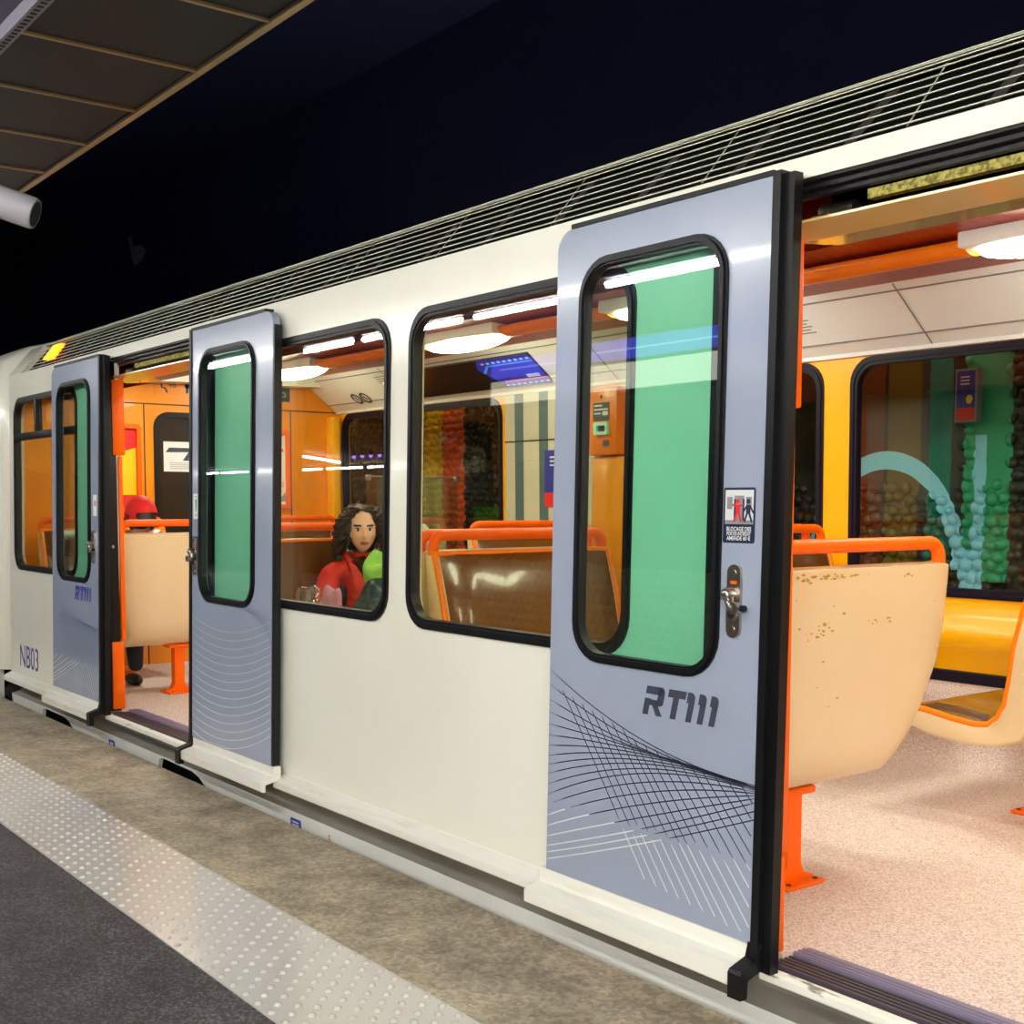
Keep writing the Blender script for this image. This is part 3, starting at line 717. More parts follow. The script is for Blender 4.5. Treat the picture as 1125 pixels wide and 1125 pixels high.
# ceiling: ribbed red panels
prof = [(.30, 1.945), (.36, 2.06), (.5, 2.20), (.8, 2.25), (1.2, 2.262), (1.6, 2.235), (1.75, 2.222), (1.9, 2.214), (2.02, 2.208), (2.11, 2.200)]
mb = MB(m_red); mb.prism_x(prof, XE + .1, 2.2, close=False)
mb.prism_x([(p[0], p[1] + .012) for p in prof][::-1], XE + .1, 2.2, close=False)
mb.build('red_ceiling', car, smooth=60, recalc=False)
mb = MB(mat('red_rib', '9A2C05', .35))
for k in range(150):
    x = -8.35 + k * .06
    if x > 1: break
    vs = []
    for (y, z) in prof[2:-1]: vs += [(x, y, z - .0004), (x + .006, y, z - .0012), (x + .012, y, z - .0004)]
    n = len(vs) // 3; mb.add(vs, [(3*i, 3*i+1, 3*i+4, 3*i+3) for i in range(n-1)] + [(3*i+1, 3*i+2, 3*i+5, 3*i+4) for i in range(n-1)])
mb.build('ceiling_rib', car, smooth=0, recalc=False)
# ceiling lamps: ribbed white lens bowls; the near row is unseen, added for brightness
for x, yl in [(q, 1.71) for q in (-8.05, -6.05, -4.45, -2.55, -.7)] + [(q, .74) for q in (-8.05, -6.05, -4.45, -2.62, -.7)]:
    mb = MB(m_cove); L = .72
    mb.box(x - .02, x + L + .02, yl - .11, yl + .105, 2.178, 2.235, .008)
    h = mb.build('ceiling_lamp', car, smooth=30)
    mb = MB(m_lens if yl > 1 else m_lens2)
    vs = []; N = 10; K = 40
    for i in range(K + 1):
        t = i / K; e = math.sin(PI * min(1, max(0, t))) ** .35 if 0 < t < 1 else 0.02
        rib = 1 + .05 * math.cos(i * PI)
        for j in range(N + 1):
            a = PI * j / N; vs.append((x + L * t, yl - .11 * e * math.cos(a), 2.180 - .055 * e * rib * math.sin(a)))
    mb.add(vs, [(i*(N+1)+j, i*(N+1)+j+1, (i+1)*(N+1)+j+1, (i+1)*(N+1)+j) for i in range(K) for j in range(N)])
    mb.build('lamp_lens', h, smooth=60)
# orange strips between far-row lamps, shaped and coloured as their streak of reflected light
for a, b in ((-7.31, -6.07), (-5.31, -4.47), (-3.71, -2.57), (-1.81, -.72)):
    mb = MB(mat('ceiling_streak_orange', 'FF8408', .35, spec=.5)); mb.prism_x([(1.71 - .07 * math.cos(t), 2.205 - .04 * math.sin(t)) for t in [i * PI / 12 for i in range(13)]] + [(1.775, 2.215), (1.645, 2.215)], a, b); mb.build('painted_ceiling_streak', car, smooth=50)
# end wall with gangway door
XI = -8.42
mb = MB(m_end)
endf = lambda u, v, w_: (XI + w_, u, v)
mb.plate([(.05, FLOOR), (2.45, FLOOR), (2.45, 2.05), (1.9, 2.25), (.4, 2.25), (.05, 2.0)], [rr(.985, 1.53, .5, 1.905, .10)], -.05, 0, endf)
mb.build('end_wall', car, smooth=0)
mb = MB(m_dark)
for u0, u1, v0, v1 in ((.05, 2.45, 1.962, 1.970), (.905, .913, FLOOR, 1.966), (1.63, 1.638, FLOOR, 1.966), (2.03, 2.038, FLOOR, 1.966)): mb.plate(rr(u0, u1, v0, v1, 0), [], 0, .002, endf)
mb.build('end_wall_seam', car, smooth=0)
mb = MB(m_rub); mb.plate(rr(.975, 1.54, .49, 1.915, .11), [rr(1.01, 1.505, .525, 1.88, .08)], -.03, .012, endf); dw = mb.build('end_door_window', car, smooth=30)
mb = MB(mat('smoky_pane', '2A2520', .12, spec=.5)); mb.plate(rr(1.0, 1.515, .515, 1.89, .09), [], -.01, -.004, endf); mb.build('pane', dw, smooth=0)
mb = MB(m_yellow); mb.box(XI + .0, XI + .11, 2.33, 2.40, .56, 1.93, .012); mb.build('corner_trim', car, smooth=30)
mb = MB(m_end, m_ink)     # seated / standing capacity plate
mb.plate(rr(.985, 1.40, 2.035, 2.155, .008), [], 0, .004, endf, 0)
cp = lambda a, b: (XI + .0055, a, b)
text_mesh(mb, '48', .062, lambda a, b: cp(1.115 + a, 2.105 + b), 1); text_mesh(mb, '72', .062, lambda a, b: cp(1.30 + a, 2.105 + b), 1)
ribbon(mb, [(1.035, 2.135), (1.04, 2.085), (1.065, 2.08), (1.078, 2.05)], .014, cp, 1)
mb.plate(rr(1.215, 1.235, 2.05, 2.13, .009, 3), [], 0, 0, lambda a, b, w_: cp(a, b), 1, rim=False); mb.plate(rr(1.207, 1.243, 2.085, 2.118, .012, 3), [], 0, 0, lambda a, b, w_: cp(a, b), 1, rim=False)
mb.plate([(1.225 + .010 * math.cos(t * PI / 6), 2.138 + .010 * math.sin(t * PI / 6)) for t in range(12)], [], 0, 0, lambda a, b, w_: cp(a, b), 1, rim=False)
lab(mb.build('capacity_plate', car, smooth=0, recalc=False), 'plate with seat and standing counts 48 and 72 above the end door')
mb = MB(m_dark, m_grey); mb.plate(rr(1.91, 2.03, 2.03, 2.13, .004, 3), [], 0, .004, endf, 0); mb.plate(rr(1.935, 2.0, 2.06, 2.10, .02, 4), [rr(1.95, 1.985, 2.07, 2.09, .009, 4)], 0, 0, lambda a, b, w_: (XI + .0055, a, b), 1, rim=False)
lab(mb.build('pictogram_plate', car, smooth=0, recalc=False), 'small dark square pictogram plate')
mb = MB(m_cove); mb.cyl((XI, 1.80, 2.09), (XI + .03, 1.80, 2.09), .05, 20); mb.ico((XI + .03, 1.80, 2.09), (.02, .042, .042), 2); lab(mb.build('dome_cover', car), 'round white dome on the end wall')
# pale door lining with blue-grey stripes on the far side, opposite the far doorway
m_pale = mat('pale_lining', 'C9C6B4', .3); m_bgs = mat('blue_grey_stripe', '4F6A74', .35)
mb = MB(m_pale, m_bgs, m_dark)
mb.plate(rr(-6.27, -5.42, FLOOR, 1.955, .01), [], 0, .012, far, 0)
for a in (-6.17, -5.93, -5.68): mb.plate(rr(a, a + .085, FLOOR, 1.955, 0), [], .011, .014, far, 1)
mb.plate(rr(-6.27, -5.42, 1.66, 1.668, 0), [], .011, .015, far, 2)
mb.build('far_door_lining', car, smooth=0)

# ================================================================== SEATS (double benches): shell, cushion, trim, rail, pedestal
OUT = [(-.055, .955), (-.052, .90), (-.042, .78), (-.022, .66), (.008, .53), (.035, .43), (.065, .365), (.105, .32), (.16, .297), (.28, .288), (.42, .30), (.50, .318), (.53, .345)]
INN = [(.535, .375), (.52, .395), (.45, .392), (.34, .375), (.25, .366), (.20, .372), (.165, .40), (.14, .45), (.115, .54), (.088, .66), (.055, .79), (.018, .91), (.004, .950), (-.02, .962)]
def hw(x, z):
    pts = [(.28, .285), (.31, .30), (.36, .335), (.44, .372), (.53, .398), (.67, .425), (1., .425)]
    for (a, b), (c, d) in zip(pts, pts[1:]):
        if z <= c: v = b + (d - b) * max(0, (z - a)) / (c - a); break
    else: v = .425
    f = min(1, max(0, (x - .06) / .10)); return v * (1 - f) + max(v, .385) * f
def make_seat(label):
    t = thing('double_seat', label, 'seat', (0, 0, 0), 0, 'double seats in the carriage')
    prof = OUT + INN; n = len(prof); cx = [.12, .5]
    mb = MB(m_seat); S = [-1, -.985, -.95, -.8, -.5, 0, .5, .8, .95, .985, 1]; vs = []
    def shrink(i, amt):
        p = Vector(prof[i]); a = Vector(prof[i - 1]); b = Vector(prof[(i + 1) % n]); tn = (b - a).normalized(); nm = Vector((tn.y, -tn.x))
        return p - nm * amt
    for s in S:
        amt = {1: .016, .985: .006}.get(abs(s), 0.)
        for i in range(n):
            p = prof[i] if not amt else shrink(i, -amt * -1)
            vs.append((p[0], s * hw(prof[i][0], prof[i][1]), p[1]))
    fs = [(j*n + i, j*n + (i+1) % n, (j+1)*n + (i+1) % n, (j+1)*n + i) for j in range(len(S)-1) for i in range(n)]
    mb.add(vs, fs)
    # end caps as strips between the outer and the inner profile
    for j in (0, len(S) - 1):
        o = j * n
        m = len(OUT); k = len(INN); q = []
        for i in range(m - 1):
            ia = n - 1 - round(i * (k - 1) / (m - 1)); ib = n - 1 - round((i + 1) * (k - 1) / (m - 1))
            q.append((o + i, o + i + 1, o + ib, o + ia) if ia != ib else (o + i, o + i + 1, o + ia))
        mb.f += q; mb.mi += [0] * len(q)
    mb.build('shell', t, smooth=50)
    # two moulded brown pads following the inner face
    mb = MB(m_cush)
    pad = INN[1:-1]
    for y0, y1 in ((-1, 1),):
        vs = []; N = 12
        for j in range(N + 1):
            s = y0 + (y1 - y0) * j / N
            for i, (x, z) in enumerate(pad):
                a = pad[max(0, i-1)]; b = pad[min(len(pad)-1, i+1)]; tx, tz = b[0]-a[0], b[1]-a[1]; L = math.hypot(tx, tz); nx, nz = tz / L, -tx / L
                edge = min(1, (1 - abs(s)) * 8, i * .6 + .1, (len(pad) - 1 - i) * .6 + .1)
                mid = 1 - .35 * math.exp(-(s * 9) ** 2)
                d = .002 + .022 * edge * mid + .006 * math.cos(s * 2 * PI) * edge
                vs.append((x + nx * d, s * (hw(x, z) - .026), z + nz * d))
        m = len(pad)
        mb.add(vs, [(j*m+i, j*m+i+1, (j+1)*m+i+1, (j+1)*m+i) for j in range(N) for i in range(m-1)])
    mb.build('cushion', t, smooth=70)
    mb = MB(m_orail)
    for s in (-1, 1): mb.tube([(x - .004, s * (hw(x, z) - .010), z - .0) for x, z in INN], .0115, 8)
    x, z = INN[-2]; mb.tube([(x - .004, -.415, z), (x - .004, .415, z)], .0115, 8)
    mb.build('edge_trim', t, smooth=50)
    mb = MB(m_orange); R = .045; zt = 1.018; yy = .405; pts = [(-.022, -yy, .945)]
    for k in range(7): a = PI + .5 * PI * k / 6; pts.append((-.022, -yy + R + R * math.cos(a), zt - R - R * math.sin(a)))
    for k in range(7): a = .5 * PI - .5 * PI * k / 6; pts.append((-.022, yy - R + R * math.cos(a), zt - R + R * math.sin(a)))
    pts.append((-.022, yy, .945))
    mb.tube(pts, .02, 12)
    mb.build('grab_rail', t, smooth=50)
    mb = MB(m_orange, m_dark); b = bmesh.new()
    mb.prism_x([(-.03, .30), (-.03, .06), (-.045, .03), (-.07, .018), (-.085, .016), (-.085, .002), (.085, .002), (.085, .016), (.07, .018), (.045, .03), (.03, .06), (.03, .30)], .17, .225)
    mb.box(.12, .275, -.085, .085, .0, .014, .006); mb.box(.15, .25, -.07, .07, .272, .295, .005); b.free()
    for sx in (.14, .255):
        for sy in (-.06, .06): mb.cyl((sx, sy, .012), (sx, sy, .0165), .008, 10, 1)
    mb.build('pedestal', t, smooth=30)
    return t
NEAR_Y, FAR_Y = .545, 1.93
seat0 = make_seat('cream double seat with scuffed back beside the nearest open doorway')
seat0.location = (-2.20, NEAR_Y, FLOOR); seat0.rotation_euler = (0, 0, PI)
mbw = MB(m_wear); rs = random.Random(11)
def scuff(cx, cz, wx, wz, nn):
    for _ in range(nn):
        u = cx + rs.gauss(0, wx); v = cz + rs.gauss(0, wz); r = rs.uniform(.002, .008); k = 7; ph = rs.random() * 6
        xo = None
        for (a, b), (c, d) in zip(OUT, OUT[1:]):
            if d <= v <= b: xo = a + (c - a) * (b - v) / (b - d)
        if xo is None: continue
        mbw.add([(-2.20 - (xo - .0025), NEAR_Y + u + r * rs.uniform(.6, 1.7) * math.cos(ph + i * 2 * PI / k), FLOOR + v + r * .6 * rs.uniform(.5, 1.1) * math.sin(ph + i * 2 * PI / k)) for i in range(k)], [tuple(range(k))])
scuff(-.22, .935, .05, .006, 26); scuff(-.10, .938, .05, .004, 10); scuff(-.17, .79, .035, .014, 16); scuff(.10, .80, .03, .006, 7); scuff(.2, .93, .01, .003, 4); scuff(0, .7, .22, .15, 16)
_o = lab(mbw.build('scuff_mark', seat0, smooth=0, recalc=False), 'ochre scuffs worn into the cream paint'); _o['kind'] = 'stuff'
dup_src = bpy.data.objects
def seat_copy(x, y, rz, label):
    r = seat0.copy(); C.objects.link(r); r.location = (x, y, FLOOR); r.rotation_euler = (0, 0, rz); r['label'] = label
    for ch in seat0.children:
        if ch.name.startswith('scuff'): continue
        c = ch.copy(); C.objects.link(c); c.parent = r
    return r
seat_copy(-3.70, NEAR_Y + .02, 0, 'brown-cushioned double seat filling the window behind the nearest open door')
seat_copy(-3.83, NEAR_Y + .02, PI, 'double seat back to back with the brown seat in the wide window')
s_girl = seat_copy(-5.36, NEAR_Y + .06, 0, 'double seat the woman in the red jacket sits on')
s_cap = seat_copy(-6.87, NEAR_Y + .02, PI, 'cream double seat back seen whole through the farthest open doorway')
seat_copy(-8.28, NEAR_Y + .02, 0, 'double seat against the amber end wall behind the leftmost window')
seat_copy(-2.17, FAR_Y, PI, 'double seat at right edge showing its brown cushion and orange rim from the side')
seat_copy(-3.70, FAR_Y, 0, 'double seat across the aisle beneath the yellow window pillar')
seat_copy(-3.83, FAR_Y, PI, 'double seat across the aisle, back to back under the yellow pillar')
seat_copy(-5.36, FAR_Y, 0, 'double seat across the aisle in front of the orange ticket machine')
seat_copy(-6.87, FAR_Y, PI, 'double seat across the aisle beside the pale striped lining')
seat_copy(-8.28, FAR_Y, 0, 'double seat in the far corner under the amber end wall')

# ================================================================== ORANGE TICKET MACHINE, GLASS SCREEN, DISPLAYS, POSTERS
t = thing('ticket_machine', 'orange ticket machine column with small display on the far side wall', 'ticket machine', (-5.2, 2.40, FLOOR + .56))
mb = MB(m_end); 
mb.box(-5.385, -5.10, 2.365, 2.45, FLOOR + .56, 1.545, .012); mb.build('lower_column', t, smooth=30)
mb = MB(mat('orange_machine', 'F07C12', .3)); mb.box(-5.385, -5.14, 2.335, 2.45, 1.552, 1.93, .012); hd = mb.build('upper_box', t, smooth=30)
mf = lambda u, v, w_: (u, 2.335 - w_, v)
mb = MB(m_ink, m_paper); mb.plate(rr(-5.335, -5.20, 1.745, 1.845, .004, 3), [], 0, .003, mf)
for q, (a, b) in enumerate(((-5.325, -5.26), (-5.325, -5.21), (-5.325, -5.27))): mb.plate(rr(a, b, 1.825 - q * .022, 1.833 - q * .022, 0), [], .003, .0036, mf, 1)
mb.plate(rr(-5.255, -5.21, 1.773, 1.795, 0), [], .003, .0037, mf, 1); mb.build('display', hd, smooth=0)
mb = MB(mat('pale_turquoise', 'B8F0E6', .35), m_dark); mb.plate(rr(-5.315, -5.20, 1.665, 1.735, .01), [rr(-5.29, -5.215, 1.683, 1.717, .005)], 0, .02, mf); mb.plate(rr(-5.29, -5.215, 1.683, 1.717, .005), [], 0, .002, mf, 1); mb.build('ticket_slot', hd, smooth=0)
mb = MB(m_ink, m_dark); mb.plate(rr(-5.25, -5.20, 1.60, 1.635, .003, 3), [], 0, .003, mf); mb.plate(rr(-5.275, -5.26, 1.868, 1.888, .006, 3), [], 0, .003, mf, 1); mb.build('keyhole_plate', hd, smooth=0)

m_scr = glass('screen_glass', (.80, .92, .86), .08)
t = thing('glass_screen', 'low glass draught screen with chrome top clips beyond the wide window', 'glass screen', (-6.62, 1.95, FLOOR))
mb = MB(m_scr); mb.box(-6.63, -6.618, 1.62, 2.30, .62, 1.445, .003); mb.build('pane', t, smooth=0)
mb = MB(m_chrome); mb.box(-6.630, -6.618, 1.615, 2.305, 1.444, 1.450, .002); mb.box(-6.636, -6.612, 2.27, 2.31, 1.42, 1.456, .004); mb.box(-6.636, -6.612, 1.61, 1.645, 1.42, 1.456, .004)
for y in (1.64, 2.28): mb.cyl((-6.624, y, FLOOR), (-6.624, y, .64), .014, 10)
mb.build('clip_frame', t, smooth=30)

t = thing('line_display', 'dark route display on the white cove panel, sign reflection painted on its blue end', 'display', (-6.5, 2.13, 2.05))
mb = MB(mat('display_black', '17151A', .2, col2='2C2620', scale=25)); mb.plate(rr(-7.16, -5.72, .16, .80, .0), [], .0, .016, cov); mb.build('screen', t, smooth=0)
mb = MB(emit('reflection_blue', '2A2CC0', .25), emit('reflection_line', '3A8CFF', .5), emit('reflection_pink', 'E04A8C', .5), emit('reflection_text', '9FB4E8', .5))  # blue end: the platform sign's reflection painted on in glowing colours
mb.plate([(-6.22, .80), (-6.28, .62), (-6.12, .16), (-5.72, .16), (-5.72, .80)], [], .016, .017, cov)
fr = lambda a, b: cov(a, b, .0175)
ribbon(mb, [(-6.24, .52), (-6.16, .66), (-5.72, .66)], .03, fr, 1); ribbon(mb, [(-6.12, .30), (-5.72, .30)], .02, fr, 2)
rs = random.Random(2)
for k in range(9): 
    a = -6.2 + k * .055; mb.plate(rr(a, a + .03, .70, .74, 0), [], 0, 0, lambda u, v, w_: cov(u, v, .0176), 3, rim=False)
    mb.plate(rr(a + .06, a + .09, .20, .23, 0), [], 0, 0, lambda u, v, w_: cov(u, v, .0176), 3, rim=False)
mb.plate(rr(-5.88, -5.76, .33, .40, 0), [], 0, 0, lambda u, v, w_: cov(u, v, .0176), 3, rim=False)
mb.build('sign_reflection', t, smooth=0, recalc=False)
t = thing('leaflet', 'small dark framed notice on the cove left of the route display', 'notice', (-7.24, 2.2, 2.05))
mb = MB(m_cove, m_ink); mb.plate(rr(-7.42, -7.22, .14, .60, 0), [], 0, .014, cov); 
for k in range(9): mb.plate(rr(-7.40, -7.26, .18 + k * .04, .20 + k * .04, 0), [], .014, .0146, cov, 1)
mb.build('sheet', t, smooth=0)

def poster(label, u0, u1, v0, v1, fn, frame_m, draw, name='framed_poster', d=.03, fw=.03):
    c = fn((u0 + u1) / 2, v0, 0)
    t = thing(name, label, 'poster', c)
    mb = MB(frame_m); mb.plate(rr(u0, u1, v0, v1, .03), [rr(u0 + fw, u1 - fw, v0 + fw, v1 - fw, .008)], 0, d, fn); mb.build('frame', t, smooth=30)
    mb = draw(); mb.build('sheet', t, smooth=0, recalc=False); return t
def draw_red():
    mb = MB(m_yelp, m_redp, m_blue, m_paper, m_ink); P_ = lambda pts, k, mi: mb.plate(pts, [], 0, 0, lambda u, v, w_: endf(u, v, .004 + k * .0006), mi, rim=False)
    P_(rr(.47, .845, 1.30, 1.79, 0), 0, 0); P_([(.47, 1.79), (.47, 1.60)] + [(.47 + .375 * i / 10, 1.585 + .075 * (i / 10) ** 1.6) for i in range(11)] + [(.845, 1.79)], 1, 1)
    P_(rr(.47, .845, 1.20, 1.335, 0), 1, 1); P_(rr(.62, .735, 1.49, 1.60, 0), 2, 2); P_([(.66, 1.545), (.69, 1.59), (.715, 1.545)], 3, 3)
    P_([(.70 + .014 * math.cos(i), 1.515 + .012 * math.sin(i)) for i in range(6)], 3, 0); P_(rr(.60, .76, 1.36, 1.46, .008), 2, 0)
    for k in range(4): P_(rr(.63 + .01 * k, .70, 1.385 + k * .02, 1.391 + k * .02, 0), 3, 4)
    return mb
poster('red and yellow poster in an orange frame seen in the farthest doorway', .44, .875, 1.215, 1.82, endf, m_orange, draw_red)
def draw_white():
    mb = MB(m_paper, m_ink, m_redp, m_grey); P_ = lambda pts, k, mi: mb.plate(pts, [], 0, 0, lambda u, v, w_: endf(u, v, .004 + k * .0006), mi, rim=False)
    P_(rr(1.70, 1.985, 1.27, 1.79, 0), 0, 0)
    P_([(1.86, 1.79), (1.985, 1.79), (1.92, 1.755)], 1, 3); P_([(1.86, 1.29), (1.985, 1.29), (1.985, 1.36), (1.92, 1.295), (1.86, 1.36)], 1, 3)
    text_mesh(mb, 'A', .05, lambda a, b: endf(1.86 + a, 1.735 + b, .0052), 2)
    for k in range(3): P_(rr(1.86, 1.97 - .02 * k, 1.66 + .03 * k, 1.68 + .03 * k, 0), 1, 2)
    for k in range(3): P_(rr(1.85, 1.975, 1.40 + .015 * k, 1.406 + .015 * k, 0), 1, 2)
    P_(rr(1.88, 1.94, 1.31, 1.315, 0), 2, 1)
    return mb
poster('white poster in an orange frame on the end wall left of the woman', 1.67, 2.015, 1.24, 1.82, endf, m_orange, draw_white)
t = thing('door_notice', 'white paper notice with a large black line figure on the end door pane', 'notice', (XI + .01, 1.2, 1.5))
mb = MB(m_paper, m_ink, m_grey); P_ = lambda pts, k, mi: mb.plate(pts, [], 0, 0, lambda u, v, w_: endf(u, v, .0 + k * .0006), mi, rim=False)
P_(rr(1.045, 1.30, 1.50, 1.71, 0), 0, 0); P_([(1.06, 1.635), (1.085, 1.668), (1.285, 1.668), (1.285, 1.64)], 1, 1)
P_([(1.185, 1.578), (1.23, 1.64), (1.285, 1.64), (1.225, 1.590), (1.285, 1.59), (1.285, 1.578)], 1, 1)
for k in range(4): P_(rr(1.09, 1.27, 1.52 + k * .013, 1.524 + k * .013, 0), 1, 2)
mb.build('sheet', t, smooth=0, recalc=False)
# poster on the pale lining and poster on the tunnel mural
lf = lambda u, v, w_: (far(u, v, .0)[0], far(u, v, .0)[1] - .016 - w_, v)
def draw_blue(u0, u1, v0, v1, fn):
    mb = MB(mat('deep_blue_print', '2F37A0', .4), m_redp, m_yelp, m_print_w); P_ = lambda pts, k, mi: mb.plate(pts, [], 0, 0, lambda u, v, w_: fn(u, v, .003 + k * .0006), mi, rim=False)
    h = v1 - v0; P_(rr(u0, u1, v0 + h * .25, v1, 0), 0, 0); P_(rr(u0, u1, v0, v0 + h * .25, 0), 0, 1)
    P_([(u0 + (u1 - u0) * (.7 + .2 * math.cos(i)), v0 + h * (.42 + .1 * math.sin(i))) for i in range(6)], 1, 2)
    for k in range(3): P_(rr(u0 + (u1-u0)*.2, u0 + (u1-u0)*.7, v0 + h*(.72+.07*k), v0 + h*(.75+.07*k), 0), 1, 3)
    return mb
t = thing('poster', 'blue poster with red foot on the pale striped lining behind the wide window', 'poster', lf(-5.75, 1.26, 0))
draw_blue(-5.87, -5.62, 1.26, 1.60, lf).build('sheet', t, smooth=0, recalc=False)
wf = lambda u, v, w_: (u, YW - .045 - w_, v)
t = thing('poster', 'blue poster with red foot on the tunnel mural beyond the right-hand window', 'poster', wf(-3.5, 1.66, 0))
draw_blue(-3.56, -3.46, 1.69, 1.93, wf).build('sheet', t, smooth=0, recalc=False)
mb = MB(m_grey); mb.box(-3.57, -3.45, YW - .046, YW + .0, 1.68, 1.94); mb.build('backing_board', t, smooth=0)

# hanging lightbox over the platform, mirrored in the carriage glass
t = thing('station_sign', 'hanging lightbox with a blue band above a white band, mirrored in the door glass', 'sign', (-6.1, -3.2, 2.15))
mb = MB(m_dark); mb.box(-7.62, -4.58, -3.34, -3.20, 2.13, 2.49, .01)
for x in (-7.2, -5.0): mb.cyl((x, -3.27, 2.48), (x, -3.27, 2.645), .015, 10)
mb.build('case', t, smooth=30)
mb = MB(emit('sign_blue', '3038D8', 1.6), emit('sign_white', 'F4F2E4', 1.3), emit('sign_line', '88A0FF', 2.2))
mb.box(-7.6, -4.6, -3.205, -3.192, 2.345, 2.475, mi=0); mb.box(-7.6, -4.6, -3.205, -3.192, 2.15, 2.32, mi=1)
mb.box(-7.5, -4.7, -3.192, -3.189, 2.40, 2.412, mi=2)
mb.build('lit_face', t, smooth=0)
# small violet spot lamps of the far hall, mirrored as a row of dots
m_vspot = emit('violet_spot', '8A5CFF', 9.)
for k in range(7):
    mb = MB(m_vspot, m_dark); x = -19.95 + .3 * k + (.0 if k < 4 else .0); mb.ico((x, -9.2, 2.50), .035, 2); mb.cyl((x, -9.2, 2.52), (x, -9.2, 2.645), .03, 12, 1)
    o = mb.build('spot_lamp', None, smooth=40, recenter=True); tag(o, 'small violet spot lamp in a row mirrored as dots in the windows', 'lamp', 'violet spot lamps')

# unseen tube lamps added above the window heads to brighten the mural wall
m_ttube = emit('wall_fill_tube', 'FFF6E4', 6.5)
for k in range(5):
    x = -8.6 + 1.45 * k; t = thing('added_wall_lamp', 'added unseen tube lamp brightening the mural wall behind the carriage', 'lamp', (x + .5, 3.16, 2.3), 0, 'added wall lamps')
    mb = MB(m_ttube); mb.cyl((x + .04, 3.06, 2.335), (x + .96, 3.06, 2.335), .02, 10); mb.build('tube', t)
    mb = MB(m_grey); mb.box(x, x + 1., 3.09, 3.225, 2.31, 2.36, .004); mb.box(x, x + .04, 3.03, 3.10, 2.315, 2.355, .003); mb.box(x + .96, x + 1., 3.03, 3.10, 2.315, 2.355, .003); mb.build('lamp_body', t, smooth=0)
# grey loudspeaker hanging under the platform ceiling
t = thing('loudspeaker', 'grey cylindrical loudspeaker hanging below the dark mesh ceiling', 'loudspeaker', (-4.85, -.98, 2.35))
a, b = Vector((-4.90, -1.16, 2.44)), Vector((-4.73, -.905, 2.335)); d_ = (b - a).normalized()
mb = MB(mat('speaker_grey', 'A5A2A8', .5)); mb.tube([a, a + d_ * .02, b - d_ * .012, b], [.050, .058, .058, .054], 28); mb.build('housing', t, smooth=40)
mb = MB(m_dark); mb.cyl(b - d_ * .005, b + d_ * .002, .046, 24); mb.build('grille', t, smooth=0)
mb = MB(m_grey); mb.cyl((-4.87, -1.12, 2.45), (-4.87, -1.12, ZC + .01), .012, 12); mb.box(-4.90, -4.84, -1.15, -1.09, ZC - .008, ZC + .004, .002); mb.build('hanger', t, smooth=30)

# neighbouring carriage beyond the coupling gap
t = thing('metro_car', 'cream end of the next carriage at the left edge of the photo', 'train', (-12, 1.2, -1.1))
mb = MB(m_white); XN = -8.78; pr_ = [(.0, .14), (.0, .3), (.03, 1.6), (.045, 2.1), (.12, 2.25), (.3, 2.36), (.6, 2.44), (1.3, 2.49), (2.2, 2.40), (2.5, 2.1), (2.5, .14)]
vs = []; sec = [(XN, .10), (XN - .03, .05), (XN - .09, .015), (XN - .2, 0.), (-16, 0.)]
for x, ins in sec:
    for y, z in pr_: vs.append((x, y + ins if y < 1.3 else y - ins, z - (ins if z > .3 else 0)))
n = len(pr_); mb.add(vs, [(j*n + i, j*n + (i+1) % n, (j+1)*n + (i+1) % n, (j+1)*n + i) for j in range(len(sec)-1) for i in range(n)] + [tuple(range(n))])
mb.build('body', t, smooth=40)
mb = MB(m_lip); mb.prism_x([(.0, .21), (-.03, .20), (-.04, .19), (-.03, .18), (.0, .18)], -16, XN - .1); mb.build('body_sill', t, smooth=30)
mb = MB(m_skirt); mb.box(-16, XN - .12, .02, .06, -.4, .15); mb.build('skirt', t, smooth=0)
mb = MB(m_rub); mb.tube([(XN - .3, .12, -.02), (XE - .05, .14, -.03), (XE + .2, .14, -.03)], .055, 14)
for k in range(12): mb.tube([(XN - .1 + k * .028 - .006, .125, -.025), (XN - .1 + k * .028 + .006, .125, -.025)], .066, 14)
tag(mb.build('coupling_hose', None, smooth=40, recenter=True), 'black ribbed hose in the gap between the two carriages', 'hose')

# ================================================================== PEOPLE
def skin_mesh(nodes, edges, root, sub=2):
    me = bpy.data.meshes.new('sk'); me.from_pydata([n[0] for n in nodes], edges, []); o = bpy.data.objects.new('sk', me); C.objects.link(o)
    md = o.modifiers.new('s', 'SKIN'); md.use_smooth_shade = True; md.branch_smoothing = .6
    for i, n in enumerate(nodes):
        r = n[1]; me.skin_vertices[0].data[i].radius = r if isinstance(r, tuple) else (r, r)
        me.skin_vertices[0].data[i].use_root = (i == root)
    sd = o.modifiers.new('d', 'SUBSURF'); sd.levels = sub; sd.render_levels = sub
    dg = bpy.context.evaluated_depsgraph_get(); res = bpy.data.meshes.new_from_object(o.evaluated_get(dg))
    V = [v.co.copy() for v in res.vertices]; F = [tuple(p.vertices) for p in res.polygons]
    bpy.data.objects.remove(o); bpy.data.meshes.remove(me); bpy.data.meshes.remove(res)
    return V, F
